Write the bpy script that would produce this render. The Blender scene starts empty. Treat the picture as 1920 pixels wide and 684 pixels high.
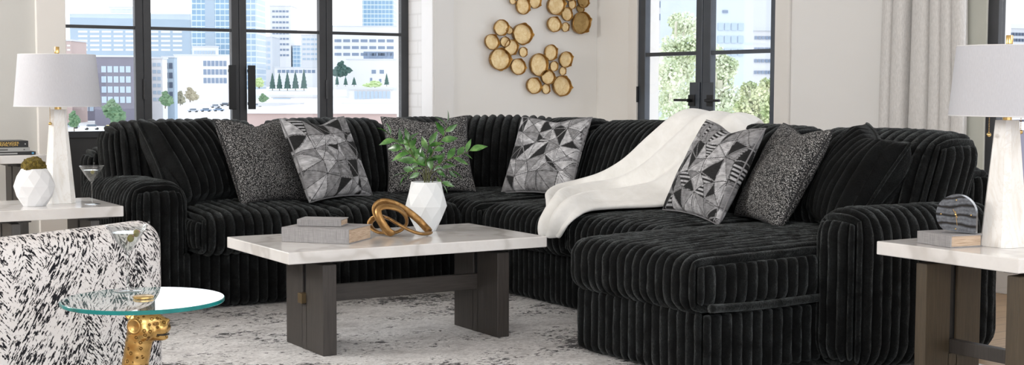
import bpy, bmesh, math, random
from mathutils import Vector, Matrix, noise

random.seed(7)
PI = math.pi
COL = bpy.context.scene.collection
SC = bpy.context.scene

# ------------------------------------------------------------------ camera
F_PX, PITCH, YAW, CAM_H, ROLL = 2580.0, .068, .556, 1.14, .003
_r = Vector((math.cos(YAW), -math.sin(YAW), 0)); _f = Vector((math.sin(YAW), math.cos(YAW), 0)); _u = Vector((0, 0, 1))
FW = _f*math.cos(PITCH) - _u*math.sin(PITCH)
_U = _u*math.cos(PITCH) + _f*math.sin(PITCH)
RT = _r*math.cos(ROLL) + _U*math.sin(ROLL)
UP = _U*math.cos(ROLL) - _r*math.sin(ROLL)
EYE = Vector((0, 0, CAM_H))
cd = bpy.data.cameras.new('camera'); cam = bpy.data.objects.new('camera', cd); COL.objects.link(cam)
M = Matrix((RT, UP, -FW)).transposed().to_4x4(); M.translation = EYE
cam.matrix_world = M
cd.sensor_width = 36; cd.lens = F_PX/1920*36; cd.clip_start = .05; cd.clip_end = 6000
SC.camera = cam

def ray(px, py): return FW + RT*((px-960)/F_PX) - UP*((py-342)/F_PX)
def at(px, py, d): return EYE + ray(px, py)*d                     # a surveyed point at depth d
def on_y(px, py, Y): r = ray(px, py); return EYE + r*(Y/r.y)
def on_x(px, py, X): r = ray(px, py); return EYE + r*(X/r.x)
def on_z(px, py, Z): r = ray(px, py); return EYE + r*((Z-CAM_H)/r.z)

# ------------------------------------------------------------------ materials
def sv(node, name, val):
    if name in node.inputs: node.inputs[name].default_value = val
def c4(c): return (c[0], c[1], c[2], 1.0)
class NT:
    def __init__(s, name):
        s.m = bpy.data.materials.new(name); s.m.use_nodes = True
        s.t = s.m.node_tree; s.t.nodes.clear()
        s.out = s.t.nodes.new('ShaderNodeOutputMaterial')
        s.co = s.t.nodes.new('ShaderNodeTexCoord')
    def n(s, typ, ins=None, **props):
        nd = s.t.nodes.new('ShaderNode'+typ)
        for k, v in props.items(): setattr(nd, k, v)
        for k, v in (ins or {}).items(): s.put(nd, k, v)
        return nd
    def put(s, nd, k, v):
        sock = nd.inputs[k]
        if hasattr(v, 'is_output') or isinstance(v, bpy.types.NodeSocket): s.t.links.new(v, sock)
        else:
            if isinstance(v, tuple) and len(v) == 3 and sock.type == 'RGBA': v = c4(v)
            sock.default_value = v
    def obj(s, scale=(1, 1, 1), rot=(0, 0, 0), src='Object'):
        mp = s.n('Mapping', {'Vector': s.co.outputs[src], 'Scale': scale, 'Rotation': rot}); return mp.outputs[0]
    def noise(s, vec, scale, detail=4, rough=.5, dist=0):
        return s.n('TexNoise', {'Vector': vec, 'Scale': scale, 'Detail': detail, 'Roughness': rough, 'Distortion': dist}).outputs[0]
    def math(s, op, a, b=0.0, c=None):
        nd = s.n('Math', {0: a, 1: b}, operation=op)
        if c is not None: s.put(nd, 2, c)
        return nd.outputs[0]
    def ramp(s, fac, stops, interp='LINEAR'):
        nd = s.n('ValToRGB', {'Fac': fac}); r = nd.color_ramp; r.interpolation = interp
        while len(r.elements) < len(stops): r.elements.new(.5)
        for e, (p, c) in zip(r.elements, stops):
            e.position = p; e.color = c4(c) if isinstance(c, tuple) else (c, c, c, 1)
        return nd.outputs[0]
    def mix(s, fac, a, b, blend='MIX'):
        nd = s.n('MixRGB', {'Fac': fac, 'Color1': a, 'Color2': b}, blend_type=blend); return nd.outputs[0]
    def bump(s, h, strength=.3, dist=.01):
        return s.n('Bump', {'Height': h, 'Strength': strength, 'Distance': dist}).outputs[0]
    def bsdf(s, color, rough=.5, metal=0, normal=None, **kw):
        b = s.n('BsdfPrincipled'); s.put(b, 'Base Color', color); s.put(b, 'Roughness', rough); s.put(b, 'Metallic', metal)
        if normal is not None: s.put(b, 'Normal', normal)
        for k, v in kw.items(): s.put(b, k.replace('_', ' '), v)
        s.t.links.new(b.outputs[0], s.out.inputs[0]); s.b = b
        return s.m

def plain(name, color, rough=.5, metal=0, var=.08, scale=8, bump=0, bscale=60, **kw):
    t = NT(name); v = t.obj()
    n = t.noise(v, scale, 3)
    lo = tuple(max(0, c*(1-var)) for c in color); hi = tuple(min(1, c*(1+var)) for c in color)
    col = t.ramp(n, [(.3, lo), (.7, hi)])
    nm = t.bump(t.noise(v, bscale, 4), bump, .004) if bump else None
    return t.bsdf(col, rough, metal, nm, **kw)

def glassy(name, tint=(1, 1, 1), refl=1.0, ior=1.45, rough=0.0, edge=None):
    # architectural glass: straight-through transmission plus a fresnel mirror
    t = NT(name)
    f0 = ((ior-1)/(ior+1))**2
    fc = t.n('LayerWeight', {'Blend': .5}).outputs[1]
    fr = t.math('ADD', t.math('MULTIPLY', t.math('POWER', fc, 5.0), 1-f0), f0)
    fr = t.math('MINIMUM', t.math('MULTIPLY', fr, refl), 1.0)
    n = t.noise(t.obj(), 3, 2)
    tc = t.mix(n, tint, tuple(min(1, c*1.01) for c in tint))
    if edge:
        lw = t.n('LayerWeight', {'Blend': .35}).outputs[1]
        tc = t.mix(t.math('POWER', lw, 2.0), tc, edge)
    tr = t.n('BsdfTransparent', {'Color': tc}); gl = t.n('BsdfGlossy', {'Roughness': rough, 'Color': (1, 1, 1)})
    mx = t.n('MixShader', {0: fr, 1: tr.outputs[0], 2: gl.outputs[0]})
    t.t.links.new(mx.outputs[0], t.out.inputs[0]); return t.m

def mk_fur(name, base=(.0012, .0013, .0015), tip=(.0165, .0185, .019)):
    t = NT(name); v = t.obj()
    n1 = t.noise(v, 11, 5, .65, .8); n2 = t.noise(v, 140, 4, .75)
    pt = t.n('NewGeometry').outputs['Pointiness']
    crest_light = t.ramp(pt, [(.44, 0.0), (.53, 1.0)])  # groove shade and rib-crest glints painted into colour and sheen
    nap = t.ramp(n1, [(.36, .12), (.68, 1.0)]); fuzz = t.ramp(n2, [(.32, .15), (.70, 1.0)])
    fac = t.math('MULTIPLY', t.math('MULTIPLY', nap, fuzz), crest_light)
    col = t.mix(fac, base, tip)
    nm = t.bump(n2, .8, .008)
    sh = t.math('MULTIPLY', t.math('ADD', t.math('MULTIPLY', fac, .80), .008), crest_light)
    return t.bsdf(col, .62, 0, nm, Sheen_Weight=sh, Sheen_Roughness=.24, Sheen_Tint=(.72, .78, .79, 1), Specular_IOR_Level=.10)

def mk_marble(name):
    t = NT(name); v = t.obj((1, 1, 1), (.3, .2, .6))
    d = t.noise(v, 2.2, 6, .6, .4)
    w = t.n('TexWave', {'Vector': v, 'Scale': 1.1, 'Distortion': 14, 'Detail': 4, 'Detail Scale': 1.4}, wave_type='BANDS').outputs[1]
    vein = t.ramp(w, [(.0, 0.55), (.05, 0.22), (.16, 0.0)])
    col = t.ramp(d, [(.3, (.64, .62, .61)), (.55, (.78, .765, .75)), (.75, (.82, .81, .80))])
    col = t.mix(t.math('MULTIPLY', vein, .75), col, (.40, .375, .345))
    col = t.mix(t.math('MULTIPLY', t.ramp(t.noise(v, 6, 5, .7, 1.0), [(.5, 0.0), (.75, 1.0)]), .25), col, (.60, .53, .46))
    return t.bsdf(col, .12, 0, None, Specular_IOR_Level=.5)

def mk_alabaster(name):
    t = NT(name); v = t.obj((1, 1, .5))
    n = t.noise(v, 7, 5, .6, 1.6)
    col = t.ramp(n, [(.30, (.78, .75, .70)), (.46, (.87, .86, .84)), (.7, (.90, .89, .875))])
    w = t.ramp(t.noise(v, 5.5, 7, .7, 2.5), [(.47, 0.0), (.5, 1.0), (.53, 0.0)])
    col = t.mix(t.math('MULTIPLY', w, .30), col, (.62, .54, .45))
    return t.bsdf(col, .3, 0, None, Subsurface_Weight=.0)

def mk_wood(name, a, b, rot=(0, 0, 0), rough=.5):
    t = NT(name); v = t.obj((1, 1, 1), rot)
    st = t.n('Mapping', {'Vector': v, 'Scale': (38, 38, 2.2)}).outputs[0]
    n = t.noise(st, 2.2, 6, .65, .5)
    f = t.noise(t.n('Mapping', {'Vector': v, 'Scale': (220, 220, 5)}).outputs[0], 2, 3, .6)
    col = t.ramp(n, [(.3, a), (.7, b)])
    col = t.mix(.35, col, t.ramp(f, [(.35, tuple(c*.45 for c in a)), (.6, b)]))
    return t.bsdf(col, rough, 0, t.bump(f, .15, .002))

def mk_floor():
    t = NT('oak_floor'); v = t.obj()
    br = t.n('TexBrick', {'Vector': v, 'Color1': (.42, .27, .15), 'Color2': (.52, .35, .20), 'Mortar': (.14, .08, .04), 'Scale': 1.0,
                          'Mortar Size': .003, 'Brick Width': 1.6, 'Row Height': .13}).outputs[0]
    st = t.n('Mapping', {'Vector': v, 'Scale': (2, 40, 1)}).outputs[0]
    g = t.ramp(t.noise(st, 2, 5, .6), [(.3, .65), (.7, 1.1)])
    return t.bsdf(t.mix(1.0, br, g, 'MULTIPLY'), .35)

def mk_rug():
    t = NT('distressed_rug'); v = t.obj()
    vs = t.n('Mapping', {'Vector': v, 'Scale': (1.15, 1.7, 1)}).outputs[0]
    big = t.noise(vs, 1.3, 4, .6, .5); fine = t.noise(vs, 30, 8, .72, .6); mid = t.noise(vs, 5, 5, .65, .4)
    base = t.ramp(mid, [(.3, (.56, .545, .545)), (.5, (.76, .75, .75)), (.7, (.87, .86, .86))])
    s = t.math('ADD', t.math('MULTIPLY', big, .55), t.math('MULTIPLY', fine, .75))
    s = t.math('ADD', s, t.math('MULTIPLY', mid, .35))
    mask = t.ramp(s, [(.868, 0.0), (.90, 1.0)])
    col = t.mix(t.math('MULTIPLY', mask, .92), base, (.05, .05, .055))
    w = t.ramp(t.noise(vs, 55, 4, .7), [(.35, .72), (.65, 1.1)])
    col = t.mix(1.0, col, w, 'MULTIPLY')
    return t.bsdf(col, .95, 0, t.bump(t.noise(v, 260, 3, .7), .5, .006), Specular_IOR_Level=.1)

def mk_boucle():
    # black on white broken diagonal dashes
    t = NT('dash_weave'); v = t.obj()
    def dashes(ang, seed):
        m0 = t.n('Mapping', {'Vector': v, 'Rotation': (0, ang, 0), 'Location': (seed, seed, 0)}).outputs[0]
        mp = t.n('Mapping', {'Vector': m0, 'Scale': (44, 44, 165)}).outputs[0]
        return t.noise(mp, 1.0, 3, .6, .3)
    d1 = dashes(math.radians(54), 0); d2 = dashes(math.radians(-48), 3.1)
    sel = t.ramp(t.noise(t.obj((1, 1, .45)), 6.5, 3, .6, .8), [(.50, 0.0), (.58, 1.0)])
    d = t.mix(sel, d1, d2)
    dens = t.noise(v, 8, 4); fine = t.noise(v, 130, 2, .6)
    s = t.math('ADD', t.math('ADD', d, t.math('MULTIPLY', dens, .30)), t.math('MULTIPLY', fine, .22))
    m = t.ramp(s, [(.78, 0.0), (.812, 1.0)])
    col = t.mix(m, (.76, .735, .735), (.016, .016, .02))
    return t.bsdf(col, .9, 0, t.bump(t.math('SUBTRACT', t.noise(v, 190, 3, .6), t.math('MULTIPLY', m, .5)), .35, .004), Specular_IOR_Level=.15)

def mk_speckle():
    t = NT('speckled_weave'); v = t.obj()
    n = t.noise(v, 210, 2, .6); v2 = t.n('TexVoronoi', {'Vector': v, 'Scale': 360}).outputs[1]
    bw = t.n('RGBToBW', {'Color': v2}).outputs[0]
    s = t.math('ADD', t.math('MULTIPLY', n, .9), t.math('MULTIPLY', bw, .35))
    m = t.ramp(s, [(.645, 0.0), (.77, 1.0)])
    col = t.mix(m, (.010, .010, .012), (.46, .455, .45))
    return t.bsdf(col, .9, 0, t.bump(s, .4, .004), Specular_IOR_Level=.15)

def mk_attr(name):
    t = NT(name)
    a = t.n('Attribute', attribute_name='pattern').outputs[0]
    v = t.obj()
    st = t.ramp(t.noise(t.n('Mapping', {'Vector': v, 'Scale': (40, 40, 190)}).outputs[0], 1, 4, .7), [(.3, .6), (.65, 1.15)])
    col = t.mix(1.0, a, st, 'MULTIPLY')
    return t.bsdf(col, .85, 0, t.bump(t.noise(v, 300, 2), .2, .002), Specular_IOR_Level=.2)

def mk_leopard():
    t = NT('spotted_brass'); v = t.obj()
    vo = t.n('TexVoronoi', {'Vector': v, 'Scale': 56, 'Randomness': .8}).outputs[0]
    ring = t.ramp(vo, [(.17, 0.35), (.21, 1.0), (.29, 1.0), (.34, 0.0)])
    n = t.noise(v, 14, 4)
    col = t.mix(t.math('MULTIPLY', ring, .85), t.ramp(n, [(.3, (.34, .185, .05)), (.7, (.72, .47, .18))]), (.12, .055, .012))
    return t.bsdf(col, .27, .95, t.bump(t.math('MULTIPLY', ring, -1.0), .5, .006))

def mk_tower(name, glass, line, sx, sz, frac=.12, rough=.3):
    t = NT(name); v = t.obj()
    sp = t.n('SeparateXYZ', {'Vector': v})
    h = t.math('ADD', sp.outputs[0], sp.outputs[1])
    fx = t.math('FRACT', t.math('MULTIPLY', h, 1/sx)); fz = t.math('FRACT', t.math('MULTIPLY', sp.outputs[2], 1/sz))
    m = t.math('MAXIMUM', t.math('LESS_THAN', fx, frac), t.math('LESS_THAN', fz, frac*1.6))
    g = t.mix(t.noise(t.obj((.05, .05, .12)), 1.5, 3), tuple(c*.8 for c in glass), tuple(min(1, c*1.2) for c in glass))
    return t.bsdf(t.mix(m, g, line), rough)

def mk_gold_leaf(name, a, b, rough=.38, metal=.85):
    t = NT(name); v = t.obj()
    n = t.noise(v, 30, 6, .65, .8)
    return t.bsdf(t.ramp(n, [(.3, a), (.7, b)]), rough, metal, t.bump(t.noise(v, 60, 4), .3, .004))

def mk_brick():
    t = NT('white_painted_brick'); v = t.obj()
    sp = t.n('SeparateXYZ', {'Vector': v})
    cv = t.n('CombineXYZ', {0: sp.outputs[1], 1: sp.outputs[2], 2: 0.0}).outputs[0]
    b = t.n('TexBrick', {'Vector': cv, 'Color1': (.83, .825, .825), 'Color2': (.86, .855, .855), 'Mortar': (.76, .755, .75), 'Scale': 1.0, 'Mortar Size': .007,
                         'Brick Width': .22, 'Row Height': .10})
    return t.bsdf(b.outputs[0], .75, 0, t.bump(t.math('MULTIPLY', b.outputs[1], -1.0), .4, .006))

def mk_clock():
    t = NT('banded_black_marble'); v = t.obj((1, 1, 1), (.05, .0, 0))
    w = t.n('TexWave', {'Vector': v, 'Scale': 10, 'Distortion': 6, 'Detail': 4, 'Detail Scale': .6}, wave_type='BANDS', bands_direction='Z').outputs[1]
    n = t.noise(v, 90, 4, .7)
    col = t.ramp(w, [(.05, (.006, .007, .009)), (.11, (.05, .055, .065)), (.3, (.10, .11, .13)), (.6, (.16, .175, .20)), (1, (.12, .13, .15))])
    return t.bsdf(t.mix(1.0, col, t.ramp(n, [(.3, .55), (.7, 1.2)]), 'MULTIPLY'), .25)

MT = dict(
    fur=mk_fur('black_plush'),
    throw=NT('x').m, marble=mk_marble('white_marble'), alabaster=mk_alabaster('alabaster'),
    wood=mk_wood('dark_oak', (.027, .023, .0205), (.052, .044, .039)),
    wood_h=mk_wood('dark_oak_flat', (.026, .022, .019), (.05, .042, .037), (0, PI/2, 0)),
    wood_warm=mk_wood('brown_oak', (.046, .033, .019), (.080, .058, .034)),
    wood_grey=mk_wood('grey_oak', (.06, .056, .054), (.10, .095, .092)),
    floor=mk_floor(), rug=mk_rug(), dash=mk_boucle(), speck=mk_speckle(), geo=mk_attr('triangle_print'),
    leopard=mk_leopard(), brick=mk_brick(), clock=mk_clock(),
    wall=plain('warm_white_paint', (.83, .82, .795), .85, var=.015, scale=1.2),
    wall2=plain('cool_white_paint', (.82, .817, .81), .85, var=.015, scale=1.2),
    wallgrey=plain('pale_grey_paint', (.60, .60, .58), .85, var=.02, scale=1.2),
    trim=plain('white_trim', (.78, .76, .73), .6, var=.01),
    ceil=plain('ceiling_paint', (.85, .85, .84), .9, var=.01),
    steel=plain('charcoal_steel', (.040, .042, .047), .42, .2, var=.15, scale=5),
    steel_blue=plain('dark_steel', (.058, .068, .084), .35, .3, var=.15, scale=5),
    panel=plain('charcoal_panel', (.035, .036, .038), .55, var=.1),
    pane=glassy('window_glass', (1, 1, 1), .55),
    gtop=glassy('table_glass', (.93, .985, .975), 1.5, 1.5), gedge=plain('teal_glass_edge', (.01, .22, .22), .15, var=.2, scale=20, Transmission_Weight=.2),
    crystal=glassy('clear_crystal', (.97, .98, .98), 1.5, 1.5, 0, (.62, .66, .68)), drink=glassy('gin', (.93, .935, .92), 1.6, 1.34),
    brass=plain('polished_brass', (.74, .52, .22), .22, 1.0, var=.08), bronze=mk_gold_leaf('antique_bronze', (.20, .105, .035), (.44, .26, .10)),
    goldface=mk_gold_leaf('gold_leaf', (.72, .50, .22), (.92, .76, .47), .45, .5), goldrim=mk_gold_leaf('aged_gold', (.22, .11, .03), (.55, .33, .10)),
    golddark=mk_gold_leaf('dull_gold', (.36, .23, .08), (.52, .36, .15), .45, .5),
    shade=NT('y').m,
    ceramic=plain('white_ceramic', (.80, .83, .85), .5, var=.02), ceramic2=plain('chalk_ceramic', (.80, .81, .83), .6, var=.03),
    moss=NT('z').m, leaf=NT('w').m, stem=plain('twig', (.09, .10, .03), .6),
    linen=NT('v').m, pages=NT('u').m, olive=plain('olive_green', (.23, .20, .03), .35), pim=plain('pimento', (.5, .05, .02), .4),
    black=plain('black_cover', (.012, .012, .013), .4), greycov=plain('grey_cover', (.40, .41, .41), .6), bluetag=plain('blue_mark', (.10, .35, .60), .5),
    goldink=plain('gold_lettering', (.75, .50, .12), .4, .3), darkink=plain('grey_lettering', (.10, .10, .10), .6),
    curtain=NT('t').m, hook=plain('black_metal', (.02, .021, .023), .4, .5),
    ear=plain('warm_brass', (.55, .33, .12), .3, .95, var=.15, scale=40),
    peg=plain('dull_bronze', (.16, .115, .06), .45, .7),
    piping=plain('grey_piping', (.22, .22, .23), .8), pipingb=plain('black_piping', (.02, .02, .022), .8),
)
def fill(key, fn):
    bpy.data.materials.remove(MT[key]); MT[key] = fn()
def _throw():
    t = NT('white_plush'); v = t.obj()
    n = t.noise(v, 14, 5, .65, .5)
    return t.bsdf(t.ramp(n, [(.3, (.86, .85, .82)), (.7, (.95, .945, .925))]), .9, 0, t.bump(t.noise(v, 260, 4, .7), .45, .006), Sheen_Weight=.3, Sheen_Roughness=.4, Specular_IOR_Level=.1)
fill('throw', _throw)
def _shade():
    t = NT('lamp_shade_linen'); v = t.obj()
    w = t.noise(t.n('Mapping', {'Vector': v, 'Scale': (400, 400, 60)}).outputs[0], 1, 2)
    col = t.ramp(w, [(.3, (.68, .69, .735)), (.7, (.73, .74, .785))])
    d = t.n('BsdfDiffuse', {'Color': col}); tr = t.n('BsdfTranslucent', {'Color': col})
    mx = t.n('MixShader', {0: .28, 1: d.outputs[0], 2: tr.outputs[0]}); t.t.links.new(mx.outputs[0], t.out.inputs[0]); return t.m
fill('shade', _shade)
def _moss():
    t = NT('moss'); v = t.obj(); n = t.noise(v, 90, 6, .75, .5)
    return t.bsdf(t.ramp(n, [(.35, (.03, .02, .003)), (.5, (.16, .115, .015)), (.68, (.32, .24, .04))]), .95, 0, t.bump(n, 1.0, .01))
fill('moss', _moss)
def _leaf():
    t = NT('leaf_green'); v = t.obj(); n = t.noise(v, 18, 4)
    return t.bsdf(t.ramp(n, [(.35, (.022, .085, .016)), (.52, (.06, .19, .035)), (.70, (.17, .36, .09))]), .25, 0, None, Specular_IOR_Level=.9)
fill('leaf', _leaf)
def _linen():
    t = NT('grey_linen'); v = t.obj()
    a = t.noise(t.n('Mapping', {'Vector': v, 'Scale': (520, 520, 18)}).outputs[0], 1, 3, .6); b = t.noise(t.n('Mapping', {'Vector': v, 'Scale': (30, 30, 700)}).outputs[0], 1, 2)
    return t.bsdf(t.mix(.4, t.ramp(a, [(.3, (.17, .165, .17)), (.7, (.42, .41, .415))]), t.ramp(b, [(.3, (.22, .215, .22)), (.7, (.40, .39, .395))])), .85)
fill('linen', _linen)
def _pages():
    t = NT('paper_edges'); v = t.obj()
    b = t.noise(t.n('Mapping', {'Vector': v, 'Scale': (14, 14, 900)}).outputs[0], 1, 3, .7)
    return t.bsdf(t.ramp(b, [(.35, (.30, .19, .11)), (.6, (.70, .55, .42))]), .9)
fill('pages', _pages)
def _curtain():
    t = NT('oatmeal_linen'); v = t.obj()
    a = t.noise(t.n('Mapping', {'Vector': v, 'Scale': (160, 160, 40)}).outputs[0], 1, 4, .7)
    return t.bsdf(t.ramp(a, [(.3, (.54, .53, .52)), (.7, (.70, .685, .675))]), .9, 0, t.bump(a, .2, .002), Specular_IOR_Level=.1)
fill('curtain', _curtain)

# ------------------------------------------------------------------ mesh building
class MB:
    def __init__(s): s.v = []; s.f = []; s.mi = []
    def add(s, verts, faces, mi=0):
        o = len(s.v); s.v += [Vector(p) for p in verts]
        s.f += [tuple(i+o for i in f) for f in faces]; s.mi += [mi]*len(faces); return s
    def box(s, lo, hi, bev=0.0, mi=0, mat=None, seg=2):
        bm = bmesh.new(); bmesh.ops.create_cube(bm, size=1)
        lo = Vector(lo); hi = Vector(hi); c = (lo+hi)/2; d = hi-lo
        for v in bm.verts: v.co = Vector((v.co.x*d.x+c.x, v.co.y*d.y+c.y, v.co.z*d.z+c.z))
        if bev > 0: bmesh.ops.bevel(bm, geom=bm.edges[:], offset=bev, segments=seg, affect='EDGES', profile=.5)
        bm.verts.index_update()
        vs = [(mat @ v.co if mat else v.co.copy()) for v in bm.verts]
        s.add(vs, [tuple(v.index for v in f.verts) for f in bm.faces], mi); bm.free(); return s
    def lathe(s, prof, n=32, c=(0, 0, 0), mi=0, mat=None, rot=0, alt=0, cap=True):
        vs = []; fs = []
        for k, (r, z) in enumerate(prof):
            for i in range(n):
                a = 2*PI*(i + (alt*.5 if k % 2 else 0))/n + rot
                vs.append(Vector((c[0]+r*math.cos(a), c[1]+r*math.sin(a), c[2]+z)))
        for k in range(len(prof)-1):
            for i in range(n):
                j = (i+1) % n; a, b, d, e = k*n+i, k*n+j, (k+1)*n+j, (k+1)*n+i
                if alt:
                    if k % 2 == 0: fs += [(a, b, e), (b, d, e)]
                    else: fs += [(a, b, d), (a, d, e)]
                else: fs.append((a, b, d, e))
        if cap:
            if prof[0][0] > 1e-6: fs.append(tuple(range(n-1, -1, -1)))
            if prof[-1][0] > 1e-6: o = (len(prof)-1)*n; fs.append(tuple(o+i for i in range(n)))
        if mat: vs = [mat @ v for v in vs]
        return s.add(vs, fs, mi)
    def tube(s, pts, r, n=8, closed=False, mi=0, taper=None, flat=None, cap=True):
        pts = [Vector(p) for p in pts]; m = len(pts); vs = []; fs = []
        up = None
        for i, p in enumerate(pts):
            a = pts[(i-1) % m] if (closed or i > 0) else p; b = pts[(i+1) % m] if (closed or i < m-1) else p
            t = (b-a).normalized()
            if up is None:
                up = Vector((0, 0, 1)) if abs(t.z) < .9 else Vector((1, 0, 0))
            sd = t.cross(up)
            if sd.length < 1e-5: sd = t.orthogonal()
            sd.normalize(); up2 = sd.cross(t).normalized(); up = up2
            rr = r*(taper(i/(m-1)) if taper else 1)
            for k in range(n):
                an = 2*PI*k/n
                x, y = math.cos(an), math.sin(an)
                if flat: x, y = x*flat[0], y*flat[1]
                vs.append(p + sd*(rr*x) + up2*(rr*y))
        R = m if closed else m-1
        for i in range(R):
            for k in range(n):
                j = (i+1) % m; l = (k+1) % n
                fs.append((i*n+k, i*n+l, j*n+l, j*n+k))
        if not closed and cap: fs.append(tuple(range(n-1, -1, -1))); fs.append(tuple((m-1)*n+k for k in range(n)))
        return s.add(vs, fs, mi)
    def prism(s, poly, d, mi=0):
        n = len(poly); d = Vector(d); vs = [Vector(p) for p in poly] + [Vector(p)+d for p in poly]
        fs = [tuple(range(n-1, -1, -1)), tuple(range(n, 2*n))] + [(i, (i+1) % n, n+(i+1) % n, n+i) for i in range(n)]
        return s.add(vs, fs, mi)
    def ball(s, c, r, sub=2, sc=(1, 1, 1), mi=0):
        bm = bmesh.new(); bmesh.ops.create_icosphere(bm, subdivisions=sub, radius=1); bm.verts.index_update()
        s.add([Vector((c[0]+v.co.x*r*sc[0], c[1]+v.co.y*r*sc[1], c[2]+v.co.z*r*sc[2])) for v in bm.verts], [tuple(v.index for v in f.verts) for f in bm.faces], mi); bm.free(); return s
    def build(s, name, mats, parent=None, smooth=False, autos=None, base=None):
        me = bpy.data.meshes.new(name)
        if parent is not None: off = parent.matrix_basis.inverted()
        else:
            xs = [v.x for v in s.v]; ys = [v.y for v in s.v]; zs = [v.z for v in s.v]
            loc = Vector(((min(xs)+max(xs))/2, (min(ys)+max(ys))/2, min(zs))); off = Matrix.Translation(-loc)
        if parent is not None and parent.parent is not None: off = off @ parent.parent.matrix_basis.inverted()
        me.from_pydata([off @ v for v in s.v], [], s.f); 
        if not isinstance(mats, (list, tuple)): mats = [mats]
        for m in mats: me.materials.append(m)
        if len(mats) > 1: me.polygons.foreach_set('material_index', s.mi)
        bm = bmesh.new(); bm.from_mesh(me); bmesh.ops.recalc_face_normals(bm, faces=bm.faces[:]); bm.to_mesh(me); bm.free()
        if smooth:
            me.polygons.foreach_set('use_smooth', [True]*len(me.polygons))
            if autos is not None: me.set_sharp_from_angle(angle=math.radians(autos))
        me.update()
        o = bpy.data.objects.new(name, me); COL.objects.link(o)
        if parent is None: o.location = loc
        else: o.parent = parent
        return o

def tag(o, label=None, cat=None, group=None, kind=None):
    if label: o['label'] = label
    if cat: o['category'] = cat
    if group: o['group'] = group
    if kind: o['kind'] = kind
    return o
def thing(name, label, cat, loc=(0, 0, 0), rz=0.0, group=None):
    o = bpy.data.objects.new(name, None); COL.objects.link(o); o.empty_display_size = .05
    o.matrix_basis = Matrix.Translation(Vector(loc)) @ Matrix.Rotation(rz, 4, 'Z')
    o.location = loc; o.rotation_euler = (0, 0, rz)
    return tag(o, label, cat, group)
def struct(o): o['kind'] = 'structure'; return o
def copy_tree(o, parent=None):
    kids = [c for c in bpy.data.objects if c.parent == o]
    c = o.copy(); COL.objects.link(c); c.parent = parent
    for k in kids: copy_tree(k, c)
    return c
def smoothstep(a, b, x):
    t = max(0, min(1, (x-a)/(b-a))); return t*t*(3-2*t)
def catmull(pts, n=8, closed=False):
    pts = [Vector(p) for p in pts]; m = len(pts); out = []
    for i in range(m if closed else m-1):
        g = lambda k: pts[k % m] if closed else pts[max(0, min(m-1, k))]
        p0, p1, p2, p3 = g(i-1), g(i), g(i+1), g(i+2)
        for j in range(n):
            t = j/n
            out.append(.5*((2*p1)+(p2-p0)*t+(2*p0-5*p1+4*p2-p3)*t*t+(3*p1-p0-3*p2+p3)*t**3))
    if not closed: out.append(pts[-1])
    return out

# ------------------------------------------------------------------ room shell
XR, YB, YW = 6.40, 9.02, 9.42          # right wall, back wall face, window plane
def boxobj(name, lo, hi, mat, parent=None, bev=0.0): return MB().box(lo, hi, bev).build(name, mat, parent)
ZC = 3.1
struct(boxobj('floor', (-3.2, -2.5, -.12), (XR+.3, YW+.3, 0), MT['floor']))
struct(boxobj('ceiling', (-3.2, -2.5, ZC), (XR+.3, YW+.3, ZC+.12), MT['ceil']))
x_pl, x_pr, x_rv = 2.052, 2.234, 4.916
m = MB().box((-3.2, YB, 0), (x_pl, YW+.2, ZC)); struct(m.build('wall_back', MT['wallgrey']))
struct(boxobj('trim_1', (x_pl, YB-.035, 0), (x_pr, YW+.2, ZC), MT['trim'], None, .004))
m = MB().box((x_rv, YB, 0), (XR+.2, YW+.2, ZC)); struct(m.build('wall_back', MT['wall']))
struct(boxobj('trim_2', (x_rv+.001, YB-.012, 0), (x_rv+.165, YB-.0005, ZC), MT['wall2']))
struct(boxobj('wall_reveal', (x_rv-.012, YB+.17, 0), (x_rv-.0005, YW+.1, ZC), MT['brick']))
struct(boxobj('wall_reveal', (x_rv-.012, YB-.003, 0), (x_rv-.0005, YB+.168, ZC), plain('window_lit_white', (.92, .92, .93), .6, var=.01)))  # whiter colour stands in for window light on the smooth reveal
struct(boxobj('wall_lintel', (x_pr, YB+.05, 2.62), (x_rv, YW+.2, ZC), MT['wall']))
# left wall of the room
struct(boxobj('wall_left', (-3.4, -2.5, 0), (-3.2, YW+.3, ZC), MT['wall']))

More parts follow.
